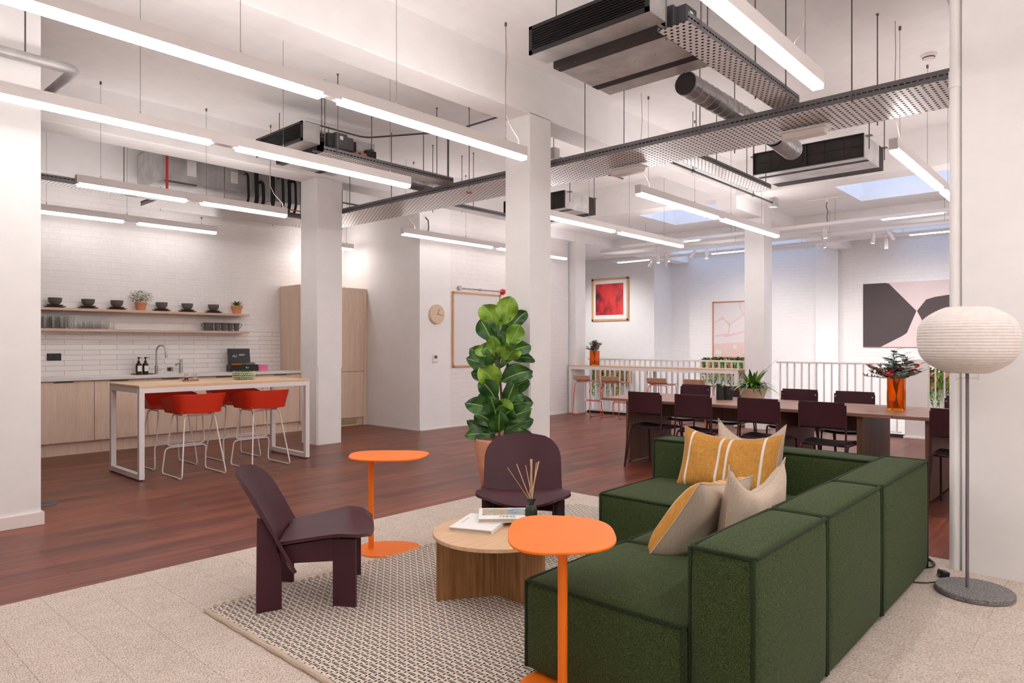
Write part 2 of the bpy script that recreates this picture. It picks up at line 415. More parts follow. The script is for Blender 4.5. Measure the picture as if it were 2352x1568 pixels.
def dup(src, loc, rz, label, group=None):
    r = src.copy(); COL.objects.link(r); r.location = loc; r.rotation_euler = (0,0,rz); r['label'] = label
    if group: r['group'] = group
    def kids(a, b):
        for ch in [x for x in bpy.data.objects if x.parent == a]:
            c = ch.copy(); COL.objects.link(c); c.parent = b; kids(ch, c)
    kids(src, r); return r
def fillet(pts, r, n=5, closed=False):
    P = [Vector(p) for p in pts]; out = []; N = len(P)
    for i in range(N):
        if not closed and i in (0, N-1): out.append(P[i]); continue
        a, b, c = P[i-1], P[i], P[(i+1) % N]; d1 = (a-b); d2 = (c-b); q = min(r, d1.length*.49, d2.length*.49)
        p1 = b+d1.normalized()*q; p2 = b+d2.normalized()*q
        for k in range(n+1):
            t = k/n; out.append(p1*(1-t)**2+b*2*t*(1-t)+p2*t*t)
    return out
def rrect(w_, d_, r, n=6, cx=0, cy=0):
    out = []
    for sx, sy, a0 in ((1,1,0),(-1,1,PI/2),(-1,-1,PI),(1,-1,1.5*PI)):
        for k in range(n+1):
            a = a0+PI/2*k/n; out.append((cx+sx*(w_/2-r)+r*math.cos(a), cy+sy*(d_/2-r)+r*math.sin(a)))
    return out
def text(name, body, size, mat, parent, loc, rot, extr=0.0004, align='CENTER'):
    c = bpy.data.curves.new(name, 'FONT'); c.body = body; c.size = size; c.extrude = extr; c.align_x = align; c.align_y = 'CENTER'
    tmp = bpy.data.objects.new('tmp_text', c); COL.objects.link(tmp); dg = bpy.context.evaluated_depsgraph_get(); dg.update()
    me = bpy.data.meshes.new_from_object(tmp.evaluated_get(dg)); bpy.data.objects.remove(tmp); me.materials.clear(); me.materials.append(M[mat])
    o = bpy.data.objects.new(name, me); COL.objects.link(o); o.parent = parent; o.location = loc; o.rotation_euler = rot; return o

# ------------------------------------------------------------------ the setting
def slab(name, xs, ys, z0, z1, holes, mat):
    X = sorted(set(list(xs)+[h[0] for h in holes]+[h[1] for h in holes])); Y = sorted(set(list(ys)+[h[2] for h in holes]+[h[3] for h in holes]))
    b = MB(); nx, ny = len(X)-1, len(Y)-1
    solid = [[not any(h[0] <= (X[i]+X[i+1])/2 <= h[1] and h[2] <= (Y[j]+Y[j+1])/2 <= h[3] for h in holes) for j in range(ny)] for i in range(nx)]
    for i in range(nx):
        for j in range(ny):
            if not solid[i][j]: continue
            a, c, d, e = X[i], X[i+1], Y[j], Y[j+1]
            b.add([(a,d,z0),(c,d,z0),(c,e,z0),(a,e,z0)], [(0,3,2,1)]); b.add([(a,d,z1),(c,d,z1),(c,e,z1),(a,e,z1)], [(0,1,2,3)])
            for di, dj, q in ((-1,0,[(a,d),(a,e)]),(1,0,[(c,d),(c,e)]),(0,-1,[(a,d),(c,d)]),(0,1,[(a,e),(c,e)])):
                ii, jj = i+di, j+dj
                if not (0 <= ii < nx and 0 <= jj < ny and solid[ii][jj]):
                    (p, q1), (p2, q2) = q; b.add([(p,q1,z0),(p2,q2,z0),(p2,q2,z1),(p,q1,z1)], [(0,1,2,3)])
    return struct(b.build(name, mat, smooth=False))
def sbox(name, mat, *a, bevel=0): return struct(MB().box(*a).build(name, mat, smooth=False, bevel=bevel))
sbox('floor', 'floor', -3.6, -3.3, -0.3, 11.1, 10.2, 0.0)
sbox('floor_carpet', 'carpet', -3.55, -3.25, 0.0, 4.93, 4.25, 0.004)
sbox('floor_lower', 'wall', 11.0, -3.3, -3.3, 15.5, 11.7, -3.2)
slab('ceiling', (-3.6, 9.62), (-3.3, 10.2), 4.0, 4.2, [], 'ceil')
HOL = [(9.98,11.22,4.62,6.11),(9.98,11.25,1.5,3.0),(12.55,13.45,7.55,8.6),(14.45,15.22,4.9,8.38),(14.45,15.22,-0.4,3.35)]
slab('ceiling_low', (9.62, 15.5), (-3.3, 11.7), 3.51, 4.25, HOL, 'ceil')
for i, h in enumerate(HOL):
    MB().box(h[0], h[2], 4.20, h[1], h[3], 4.206).build('window_%d' % (i+1), 'pane', smooth=False)['kind'] = 'structure'
# beams along x on the column rows, with columns
for i, (y0, y1) in enumerate(((0.45, 0.87), (4.26, 4.577), (7.96, 8.36))):
    sbox('trim_%d' % (i+1), 'ceil', -3.55, y0, 3.545, 9.66, y1, 4.02, bevel=0.01)
sbox('trim_4', 'ceil', 9.64, 4.26, 3.33, 15.35, 4.577, 3.53)
sbox('trim_5', 'ceil', 12.0, -3.2, 3.27, 12.35, 8.3, 3.53)
sbox('trim_6', 'ceil', 9.66, 7.96, 3.33, 15.35, 8.3, 3.53)
def column(name, x0, y0, x1, y1, ztop, zs=1.05, ch=0.016):
    """square plastered column; below zs its corners are chamfered"""
    def oct_(c): return [(x0+c,y0),(x1-c,y0),(x1,y0+c),(x1,y1-c),(x1-c,y1),(x0+c,y1),(x0,y1-c),(x0,y0+c)]
    b = MB(); e = 0.0015
    b.prism(oct_(ch), 0, zs); b.prism(oct_(ch), zs, zs+0.05, oct_(e)); b.prism(oct_(e), zs+0.05, ztop)
    return struct(b.build(name, 'wall', smooth=False))
column('wall_column_near', 4.98, 4.26, 5.30, 4.577, 3.56)
column('wall_column_kitchen', 4.98, 7.96, 5.365, 8.36, 3.56, 1.0, 0.022)
column('wall_column_east', 10.60, 4.235, 10.925, 4.55, 3.52)
column('wall_column_far', 10.66, 7.95, 10.98, 8.27, 3.52)
# pier behind the floor lamp with its downpipe
sbox('wall_pier_right', 'wall', 4.73, 0.24, 0, 5.25, 0.722, 4.02, bevel=0.006)
b = MB(); b.cyl((4.765, 0.757, 0), (4.765, 0.757, 4.0), 0.031, n=20); b.cyl((4.765,0.757,2.85),(4.765,0.757,2.95),0.036,n=20)
tag(b.build('downpipe', 'wall'), 'white painted vertical downpipe against the right-hand pier', 'pipe')
# foreground pier on the left with skirting
sbox('wall_left', 'wall', -3.55, 5.98, 0, 1.42, 6.3, 4.02, bevel=0.004)
b = MB(); b.box(-3.5, 5.962, 0, 1.438, 5.982, 0.095); b.box(1.418, 5.962, 0, 1.438, 6.31, 0.095)
struct(b.build('baseboard_left', 'trimw', smooth=False, bevel=0.003))
# perimeter
sbox('wall_back', 'wall', -3.6, -3.35, 0, 15.5, -3.2, 4.1)
sbox('wall_west', 'wall', -3.7, -3.3, 0, -3.5, 10.2, 4.1)
sbox('wall_kitchen', 'brickX', -3.6, 10.05, 0, 6.9, 10.25, 3.5)
sbox('wall_kitchen_top', 'wall', -3.6, 10.02, 3.5, 6.9, 10.25, 4.05)
sbox('wall_box', 'wall', 6.86, 8.10, 0, 7.5, 10.24, 4.02)
sbox('wall_clock', 'brickX', 7.5, 8.102, 0, 10.62, 8.3, 4.02)
sbox('wall_clock_side', 'wall', 7.5, 8.3, 0, 7.6, 10.24, 4.02)
b = MB(); b.box(6.848, 8.088, 0, 7.5, 8.1, 0.018); b.box(6.848, 8.088, 0, 6.86, 9.45, 0.018); b.box(7.5, 8.09, 0, 10.6, 8.102, 0.014)
struct(b.build('baseboard_box', 'trimw', smooth=False))
# stair hall beyond the balustrade
sbox('wall_hall_east', 'brickY', 15.3, -3.3, -3.2, 15.5, 8.5, 4.2)
sbox('wall_hall_jog', 'wall', 14.46, 8.44, -3.2, 15.5, 11.7, 4.2)
sbox('wall_hall_north', 'wall', 10.9, 11.5, -3.2, 14.6, 11.7, 4.2)
sbox('wall_hall_west', 'wall', 10.9, 8.3, -3.2, 11.0, 11.6, 4.2)
sbox('wall_hall_below', 'wall', 11.0, -3.3, -3.2, 11.098, 11.6, -0.3)
sbox('wall_hall_south', 'wall', 11.0, -3.35, -3.2, 15.5, -3.2, 0.05)
sbox('wall_pilaster', 'wall', 15.18, 4.5, -3.2, 15.32, 4.95, 3.51)
sbox('trim_7', 'darkband', 11.03, -3.2, -0.02, 11.115, 7.95, 0.035)

# ------------------------------------------------------------------ balustrades
def balustrade(y0, y1, label):
    t = thing('balustrade', label, 'railing', (11.06, y0, 0))
    MB().box(-0.03, 0, 1.035, 0.03, y1-y0, 1.065).build('top_rail', 'whitem', t, bevel=0.004)
    MB().box(-0.025, 0, 0.06, 0.025, y1-y0, 0.075).build('bottom_rail', 'whitem', t)
    n = int((y1-y0)/0.112)
    me = None
    for i in range(n+1):
        y = (y1-y0)*(i+0.5)/(n+1)
        if me is None:
            o = MB().box(-0.025, -0.006, 0.075, 0.025, 0.006, 1.035).build('baluster', 'whitem', t); me = o.data
        else:
            o = bpy.data.objects.new('baluster', me); COL.objects.link(o); o.parent = t
        o.location = (0, y, 0)
    return t
balustrade(4.58, 7.93, 'white steel flat-bar railing behind the long bar counter')
balustrade(2.42, 4.21, 'white steel railing right of the far column, behind the dining table')
balustrade(0.2, 2.05, 'white steel railing beyond the amber vase, mostly hidden by the right pier')
b = MB().box(10.99, 2.08, 0, 11.14, 2.36, 1.12).box(10.97, 2.06, 0, 11.16, 2.38, 0.03)
tag(b.build('newel_post', 'whitem', bevel=0.004), 'broad white post ending the railing, behind the amber vase', 'post')
b = MB(); b.add([(12.3,1.75,0.95),(12.3,0.6,-0.5),(12.3,0.6,-0.9),(12.3,1.75,0.45),(12.5,1.75,0.95),(12.5,0.6,-0.5),(12.5,0.6,-0.9),(12.5,1.75,0.45)],[(0,1,2,3),(7,6,5,4),(0,4,5,1),(1,5,6,2),(2,6,7,3),(3,7,4,0)])
tag(b.build('stair_stringer', 'whitem'), 'white sloping stair side panel beyond the railing', 'stair')

# ------------------------------------------------------------------ foliage helpers
def leaf(b, base, direction, up, L, W, droop=0.3, nl=6, nw=3, fold=0.25, shape=0.45, wav=0.0, vein=False, pw=0.8):
    """a single leaf blade: grows from base along direction and droops"""
    d = Vector(direction).normalized(); up = Vector(up); s = d.cross(up); s = s.normalized() if s.length > 1e-4 else Vector((1,0,0)); n = s.cross(d)
    cols = [-1,-.5,-.06,.06,.5,1] if vein else [-1+2*j/nw for j in range(nw+1)]
    ph = random.random()*6; base = Vector(base); rows = []
    for i in range(nl+1):
        t = i/nl; c = base + d*(L*t) - n*0 + Vector((0,0,-1))*droop*L*t*t
        wd = W/2*(math.sin(PI*min(1, t**shape))**pw if 0 < t < 1 else 0.02)
        row = []
        for q in cols:
            row.append(c + s*wd*q + n*(fold*wd*abs(q) + wav*W*math.sin(ph+t*9)*abs(q)*(1 if q > 0 else -1)))
        rows.append(row)
    vs = [p for r in rows for p in r]; m = len(cols); base_cur = b.cur
    for j in range(m-1):
        b.cur = 1 + base_cur if (vein and j == 2) else base_cur
        idx = [(i*m+j, (i+1)*m+j, (i+1)*m+j+1, i*m+j+1) for i in range(nl)]
        sub = {}
        vv = []; ff = []
        for q in idx:
            g = []
            for k in q:
                if k not in sub: sub[k] = len(vv); vv.append(vs[k])
                g.append(sub[k])
            ff.append(tuple(g))
        b.add(vv, ff)
    b.cur = base_cur

# hanging planters of the stair hall
def hall_planter(x, y0, y1, ztop, label):
    t = thing('hanging_planter', label, 'planter', (x, y0, ztop), 0, None); L = y1-y0
    MB().box(-0.22, 0, -0.32, 0, L, 0).build('trough', 'terra', t)
    b = MB()
    for k in range(int(L*150)):
        y = random.random()*L; p = (-0.12-random.random()*0.12, y, random.uniform(-0.02, 0.05))
        a = random.uniform(-0.8, 0.8)
        leaf(b, p, (-0.6, a, 1.1), (0,0,1), random.uniform(0.1,0.22), 0.05, 0.7, 4, 2)
    for k in range(int(L*26)):
        y = random.random()*L; n = random.randint(3, 10); xx = -0.235-random.random()*0.05
        for q in range(n):
            leaf(b, (xx, y+random.uniform(-.02,.02), -0.07*q), (-0.4, random.uniform(-1,1), -0.5), (0,0,1), 0.10, 0.055, 0.5, 3, 2)
    b.build('foliage', 'moss', t, weld=False); return t
hall_planter(15.28, 6.5, 7.5, 0.95, 'trough of green foliage under the pink framed picture, seen through the railing')
hall_planter(14.44, 9.05, 10.1, 0.72, 'trough with long trailing vines seen below the bar counter at left')
hall_planter(15.28, 1.9, 3.0, 0.80, 'terracotta trough with hanging greenery seen beneath the paper lamp shade')

# ------------------------------------------------------------------ art, clock, whiteboard on the walls
t = thing('framed_print', 'red and black abstract print in a light wood frame', 'picture', (14.458, 10.24, 1.93), 0)
W_, H_ = 1.10, 1.08
b = MB(); fr = 0.05
for a in ((-W_,0,0,fr),(-W_,H_-fr,0,H_),(-W_,0,-W_+fr,H_),(-fr,0,0,H_)): b.box(-0.045, a[0], a[1], 0, a[2], a[3])
b.build('frame', 'framew', t, bevel=0.003)
MB().box(-0.03, -W_+fr, fr, -0.004, -fr, H_-fr).build('mount', 'paper', t)
MB().box(-0.033, -W_+0.15, 0.15, -0.0301, -0.12, H_-0.14).build('print', 'artred', t)
t = thing('framed_print', 'pale pink abstract picture in a thin copper-brown frame', 'picture', (15.298, 7.335, 1.02), 0)
W_, H_ = 1.0, 1.325; b = MB(); fr = 0.025
for a in ((-W_,0,0,fr),(-W_,H_-fr,0,H_),(-W_,0,-W_+fr,H_),(-fr,0,0,H_)): b.box(-0.045, a[0], a[1], 0, a[2], a[3])
b.build('frame', 'frameb', t, bevel=0.002)
MB().box(-0.03, -W_+fr, fr, -0.004, -fr, H_-fr).build('canvas', 'artpale', t)
def flat(t, name, mat, x, pts, th=0.002):
    """painted area: polygon in (y,z) on a picture that faces -x"""
    n = len(pts); MB().add([(x,p[0],p[1]) for p in pts]+[(x-th,p[0],p[1]) for p in pts],
        [tuple(range(n)), tuple(range(2*n-1,n-1,-1))]+[(i,n+i,n+(i+1)%n,(i+1)%n) for i in range(n)]).build(name, mat, t, smooth=False)
flat(t, 'painted_band', 'artrose', -0.0301, [(-W_+fr,fr),(-fr,fr),(-fr,0.33),(-W_+fr,0.385)])
def ribbon(t, pts, w_, mat='artrose', x=-0.0325):
    b = MB()
    for (a, c), (d, e) in zip(pts, pts[1:]):
        l = math.hypot(d-a, e-c); ny, nz = -(e-c)/l*w_/2, (d-a)/l*w_/2
        b.add([(x,a+ny,c+nz),(x,a-ny,c-nz),(x,d-ny,e-nz),(x,d+ny,e+nz),(x-.001,a+ny,c+nz),(x-.001,a-ny,c-nz),(x-.001,d-ny,e-nz),(x-.001,d+ny,e+nz)],[(0,1,2,3),(7,6,5,4),(0,4,5,1),(1,5,6,2),(2,6,7,3),(3,7,4,0)])
    b.build('painted_line', mat, t, smooth=False)
ribbon(t, [(-0.03,0.82),(-0.25,0.95),(-0.42,0.78),(-0.40,0.56),(-0.07,0.52)], 0.035)
ribbon(t, [(-0.42,0.78),(-0.78,1.02),(-0.68,1.14),(-0.66,1.29)], 0.025); ribbon(t, [(-0.30,0.50),(-0.62,0.58),(-0.97,0.66)], 0.04)
ribbon(t, [(-0.30,0.17),(-0.46,0.31),(-0.46,0.31)], 0.02, 'artpale', -0.0335) if False else None
ribbon(t, [(-0.45,0.33),(-0.28,0.17),(-0.45,0.07),(-0.6,0.05),(-0.82,0.16)], 0.018, 'artpale', -0.0345)
flat(t, 'painted_square', 'artpale', -0.0325, [(-0.06,0.08),(-0.22,0.07),(-0.23,0.19),(-0.07,0.2)]); flat(t, 'painted_square', 'artpale', -0.0325, [(-0.5,0.22),(-0.6,0.21),(-0.6,0.31),(-0.51,0.31)])
t = thing('canvas_painting', 'large canvas with two charcoal shapes meeting on pale pink', 'picture', (15.298, 4.04, 1.285), 0)
W_, H_ = 1.95, 1.293
MB().box(-0.04, -W_, 0, 0, 0, H_).build('canvas', 'artpink', t, bevel=0.002)
flat(t, 'painted_shape', 'artdark', -0.0401, [(-0.003,0.003),(-0.003,H_-0.003),(-0.41,H_-0.003),(-0.48,H_-0.02),(-0.965,0.71),(-0.80,0.28),(-0.72,0.22),(-0.33,0.003)])
flat(t, 'painted_shape', 'artdark', -0.0401, [(-0.975,0.71),(-1.13,0.925),(-1.28,0.97),(-1.50,1.0),(-1.945,0.97),(-1.945,0.10),(-1.35,0.06),(-1.2,0.22)])
t = thing('wall_clock', 'round beige wall clock left of the whiteboard', 'clock', (7.19, 8.10, 1.813), 0)
b = MB(); b.tube([(0,0,0),(0,-0.042,0)], 0.152, 48); b.build('face', 'clockc', t, bevel=0.004)
MB().cbox((0.018,-0.046,0.038),(0.006,0.003,0.085),(0,0.44,0)).cbox((0.06,-0.046,-0.012),(0.125,0.003,0.005),(0,0.2,0)).cyl((0,-0.042,0),(0,-0.05,0),0.007).build('hands', 'black', t)
t = thing('thermostat', 'small white wall thermostat below the clock', 'thermostat', (7.17, 8.10, 1.115), 0)
MB().box(-0.052,-0.02,-0.062,0.052,0,0.062).build('case', 'trimw', t, bevel=0.006)
MB().box(-0.03,-0.022,0.0,0.03,-0.0201,0.045).build('display', 'galvd', t)
t = thing('whiteboard', 'whiteboard in a thin wood frame behind the fiddle-leaf fig', 'whiteboard', (7.53, 8.10, 0.968), 0)
W_, H_ = 1.13, 1.225; b = MB(); fr = 0.03
for a in ((0,0,W_,fr),(0,H_-fr,W_,H_),(0,0,fr,H_),(W_-fr,0,W_,H_)): b.box(a[0], -0.03, a[1], a[2], 0, a[3])
b.build('frame', 'framew', t, bevel=0.002); MB().box(fr,-0.02,fr,W_-fr,-0.003,H_-fr).build('board', 'boardw', t)
t = thing('wall_conduit', 'short grey conduit with round box above the whiteboard', 'conduit', (7.68, 8.07, 2.255), 0)
b = MB(); b.cyl((0,0,0),(1.0,0,0),0.012); b.build('tube', 'galv', t); MB().cyl((0,0.03,0),(0,-0.02,0),0.035).build('junction_box', 'galv', t); MB().box(0.48,-0.005,-0.02,0.5,0.03,0.02).build('clip', 'galv', t)
t = thing('fire_alarm', 'red wall beacon at the end of the conduit, left of the column', 'alarm', (8.72, 8.10, 2.25), 0)
MB().tube([(0,0,0),(0,-0.03,0)],0.05,24).build('base','alarm',t); MB().tube([(0,-0.03,0),(0,-0.08,0)],[0.042,0.036],24).build('lens','alarm',t,bevel=0.006)

# ------------------------------------------------------------------ kitchen
FY, WY = 9.45, 10.04
for i, (x0, x1, lab) in enumerate(((1.6,2.2,'pale wood base cabinet hidden behind the left pier edge'),(2.2,2.8,'leftmost fully visible pale wood base cabinet below the black socket'),(2.8,3.42,'pale wood base cabinet left of the sink, behind the bar table leg'),
        (3.42,4.04,'pale wood base cabinet under the tall kitchen tap'),(4.04,5.01,'wide pale wood base cabinet behind the right-hand red stools'),(5.01,5.61,'pale wood base cabinet against the tall cupboard'))):
    t = thing('base_cabinet', lab, 'cabinet', (x0, FY, 0), 0, 'kitchen base cabinets'); w_ = x1-x0
    MB().box(0.001,0.02,0.15,w_-0.001,WY-FY,0.895).build('carcass','lam',t)
    d = MB().box(0.0025,0,0.155,w_-0.0025,0.019,0.878).build('door','lam',t,bevel=0.0015)
    MB().box(w_*0.28,-0.008,0.874,w_*0.62,0.01,0.882).build('handle','black',d)
    MB().box(0,0.045,0,w_,0.06,0.15).build('plinth','lam',t)
for i, (x0, x1, lab) in enumerate(((5.615,6.2,'tall pale wood cupboard partly behind the kitchen column'),(6.2,6.79,'tall pale wood cupboard right of the kitchen column'))):
    t = thing('tall_cabinet', lab, 'cupboard', (x0, FY, 0), 0, 'tall kitchen cupboards'); w_ = x1-x0
    MB().box(0,0.02,0.13,w_,WY-FY,2.26).build('carcass','lam',t)
    MB().box(0.002,0,0.135,w_-0.002,0.019,0.885).build('door','lam',t,bevel=0.0015)
    MB().box(0.002,0,0.895,w_-0.002,0.019,2.26).build('door','lam',t,bevel=0.0015)
    MB().box(0,0.045,0,w_,0.06,0.13).build('plinth','lam',t)
    if i: 
        g = MB().box(0.12,0.036,0.025,0.48,0.046,0.105)
        for k in range(9): g.box(0.13,0.033,0.030+k*0.008,0.47,0.037,0.034+k*0.008)
        g.build('vent_grille','vent',t)
tag(MB().box(6.79,FY,0,6.855,9.6,2.26).build('filler_panel','lam'), 'narrow wood filler strip between tall cupboard and wall', 'panel')
t = thing('worktop', 'white solid surface kitchen worktop under the tiles', 'worktop', (1.4, 9.42, 0.895), 0)
MB().box(0,0,0,4.21,0.62,0.04).build('slab','whites',t,bevel=0.003)
MB().box(1.86,0.14,0.0402,2.5,0.5,0.0412).build('sink_rim','chrome',t)
struct(MB().box(1.0,10.035,0.935,5.612,10.048,1.548).build('wall_tiles','tile',smooth=False))
for z, lab in ((1.758,'upper pale wood wall shelf carrying the bowls'),(1.500,'lower pale wood wall shelf carrying glasses and mugs')):
    tag(MB().box(1.2,9.80,z,4.98,10.048,z+0.032).build('wall_shelf','lamx',bevel=0.001), lab, 'shelf')
ZU, ZL = 1.790, 1.532
ORD = ['leftmost','second from left','third from left','fourth from left','fifth from left','sixth from left']
xs = [2.504,2.869,3.205,3.769,4.116,4.49]
def bowl():
    b = MB().lathe([(0.03,0),(0.034,0.004),(0.058,0.022),(0.072,0.05),(0.075,0.082),(0.078,0.092),(0.073,0.092),(0.068,0.05),(0.05,0.022),(0.001,0.012)],n=32)
    return b.build('bowl','greyc')
def plate(r):
    return MB().lathe([(r*0.62,0),(r*0.72,0.004),(r,0.018),(r-0.004,0.020),(r*0.7,0.009),(0.001,0.008)],n=36).build('plate','brownc')
pb = pl = ps = None
for i, x in enumerate(xs):
    extra = ' beside the flowering pot' if i in (2,3) else ''
    o = plate(0.125) if pl is None else pl.copy()
    if pl is None: pl = o
    else: COL.objects.link(o)
    o.location = (x,9.925,ZU); tag(o, 'large dark brown plate under the %s bowl on the upper shelf' % ORD[i], 'plate', 'plates on the upper shelf')
    o = plate(0.095) if ps is None else ps.copy()
    if ps is None: ps = o
    else: COL.objects.link(o)
    o.location = (x,9.925,ZU+0.0185); tag(o, 'small dark side plate directly under the %s bowl on the upper shelf' % ORD[i], 'plate', 'plates on the upper shelf')
    o = bowl() if pb is None else pb.copy()
    if pb is None: pb = o
    else: COL.objects.link(o)
    o.location = (x,9.925,ZU+0.033); tag(o, 'charcoal stoneware bowl, %s on the upper shelf%s' % (ORD[i], extra), 'bowl', 'bowls on the upper shelf')
def tumbler(h, r):
    return MB().lathe([(r*0.9,0),(r*0.93,0.004),(r,h),(r-0.002,h),(r*0.9-0.002,0.012),(0.001,0.012)],n=20).build('drinking_glass','clear')
def row(n, x0, dx, y, z, h, r, lab, group):
    src = None
    for i in range(n):
        o = tumbler(h, r) if src is None else src.copy()
        if src is None: src = o
        else: COL.objects.link(o)
        o.location = (x0+dx*i, y, z); tag(o, lab(i), 'glass', group)
row(5, 2.305, 0.088, 9.86, ZL, 0.155, 0.038, lambda i: 'tall clear drinking glass, %s in the front row on the lower shelf' % ORD[i], 'tall glasses in front')
row(5, 2.305, 0.088, 9.96, ZL, 0.155, 0.038, lambda i: 'tall clear drinking glass in the back row at the left of the lower shelf', 'tall glasses behind')
row(4, 2.83, 0.095, 9.86, ZL, 0.095, 0.041, lambda i: 'short clear tumbler, %s in the front row on the lower shelf' % ORD[i], 'short glasses in front')
row(4, 2.80, 0.095, 9.96, ZL, 0.095, 0.041, lambda i: 'short clear tumbler in the back row on the lower shelf', 'short glasses behind')
mug0 = thing('mug', '', 'mug'); b = MB().lathe([(0.030,0),(0.033,0.003),(0.043,0.112),(0.045,0.118),(0.042,0.118),(0.030,0.01),(0.001,0.008)],n=24); b.build('cup','greyc',mug0)
MB().tube(fillet([(0.038,0,0.105),(0.082,0,0.105),(0.078,0,0.075),(0.036,0,0.03)],0.03),0.0045,8).build('handle','greyc',mug0)
for i, (x, y, rz, l) in enumerate(((4.52,9.86,0,'front-row charcoal mug, first of four with handles to the right'),(4.615,9.86,0,'front-row charcoal mug, second of four with handles to the right'),(4.71,9.86,0,'front-row charcoal mug, third of four with handles to the right'),(4.805,9.86,0,'charcoal mug at the right end of the lower shelf with its handle free'),
        (4.38,9.90,PI,'charcoal mug at the left end of the mug group'),(4.44,9.92,PI/2,'charcoal mug just left of the front-row mugs'))):
    if i == 0: mug0.location = (x,y,ZL); mug0['label'] = l; mug0['group'] = 'charcoal mugs on the lower shelf'
    else: dup(mug0, (x,y,ZL), rz, l)
def potlathe(r, h): return MB().lathe([(r*0.68,0),(r*0.86,h*0.75),(r*0.97,h*0.76),(r,h),(r*0.88,h),(r*0.82,h*0.86),(0.001,h*0.85)],n=32)
t = thing('potted_plant', 'small white-flowering plant in a terracotta pot on the upper shelf', 'plant', (3.497, 9.92, ZU))
potlathe(0.077,0.115).build('pot','terra',t); b = MB()
for k in range(230):
    a = random.random()*2*PI; r = random.random()**0.6*0.10; z = 0.10+random.random()*0.17*(1-r*3)+0.02
    p = (math.cos(a)*r*1.25, math.sin(a)*r*0.7, z); leaf(b, p, (math.cos(a),math.sin(a),random.uniform(-.3,1)), (0,0,1), 0.03, 0.018, 0.3, 3, 2)
for k in range(7):
    a = random.choice((0,PI))+random.uniform(-.6,.6)
    for q in range(8): leaf(b, (math.cos(a)*(0.08+0.01*q), math.sin(a)*0.06, 0.2+0.02*math.sin(q*0.5)-0.006*q*random.random()), (math.cos(a+q),math.sin(a+q),0.2), (0,0,1), 0.026, 0.013, 0.3, 3, 2)
b.build('foliage','grassd',t,weld=False); b = MB()
for k in range(110):
    a = random.random()*2*PI; r = random.random()**0.6*0.12; b.lathe([(0.001,-0.006),(0.008,0),(0.001,0.006)],(math.cos(a)*r*1.15,math.sin(a)*r*0.7,0.13+random.random()*0.16*(1-r*2.5)),6,False)
b.build('blossom','flower_w',t)
t = thing('potted_plant', 'small spiky strap-leaf plant in a terracotta pot at the right of the upper shelf', 'plant', (4.84, 9.92, ZU))
potlathe(0.083,0.12).build('pot','terra',t); b = MB()
for k in range(26):
    a = 2*PI*k/26*2.4; e = random.uniform(0.3,2.2); leaf(b, (0,0,0.10), (math.cos(a),math.sin(a)*0.7,e), (0,0,1), random.uniform(0.12,0.19), 0.024, 0.35, 6, 2, 0.4, 0.5)
b.build('foliage','grass',t,weld=False)
t = thing('wall_socket', 'black double wall socket on the tiles at left', 'socket', (2.52, 10.034, 1.176))
MB().box(-0.078,-0.01,-0.045,0.078,0,0.045).build('plate','black',t,bevel=0.003)
b = MB()
for sx in (-0.04,0.04): b.box(sx-0.004,-0.0115,0.008,sx+0.004,-0.010,0.02); b.box(sx-0.016,-0.0115,-0.02,sx-0.008,-0.010,-0.014); b.box(sx+0.008,-0.0115,-0.02,sx+0.016,-0.010,-0.014)
b.build('pin_holes','galvd',t); MB().box(-0.012,-0.013,0.012,-0.002,-0.010,0.03).box(0.002,-0.013,0.012,0.012,-0.010,0.03).build('rocker_switch','rubber',t)
t = thing('switch_plate', 'small chrome switch plate between the two taps', 'switch', (3.92, 10.034, 0.985))
MB().box(-0.043,-0.008,-0.03,0.043,0,0.03).build('plate','chrome',t,bevel=0.002); MB().box(-0.03,-0.01,-0.02,0.01,-0.0081,0.02).build('rocker','plumd',t)
t = thing('kitchen_tap', 'tall chrome swan-neck kitchen tap at the sink', 'tap', (3.675, 9.86, 0.936))
MB().cyl((0,0,0),(0,0,0.11),0.021).cyl((0,0,0),(0,0,0.006),0.028).build('base','chrome',t,bevel=0.002)
pts = [(0,0,0.1),(0,0,0.27)]+[(0.045-0.045*math.cos(a),-0.045+0.045*math.cos(a),0.30+0.085*math.sin(a)) for a in [PI*k/12 for k in range(13)]]+[(0.092,-0.092,0.24)]
MB().tube(pts,0.011,14).cyl((0.091,-0.091,0.27),(0.093,-0.093,0.215),0.016).build('spout','chrome',t)
MB().tube([(0.02,0,0.06),(0.06,-0.01,0.055),(0.075,-0.01,0.085)],[0.012,0.012,0.005],10).build('lever','chrome',t)
t = thing('mixer_tap', 'short chrome mixer tap right of the swan-neck tap', 'tap', (4.0, 9.86, 0.936))
MB().tube([(0,0,0),(0,0,0.16)],[0.026,0.021],20).build('body','chrome',t,bevel=0.002); MB().tube([(-0.01,0,0.125),(-0.05,-0.03,0.13),(-0.085,-0.05,0.115)],0.013,12).build('spout','chrome',t)
MB().cyl((0,0,0.16),(0,0,0.185),0.022).box(-0.05,-0.012,0.185,0.02,0.012,0.193).build('lever','chrome',t)
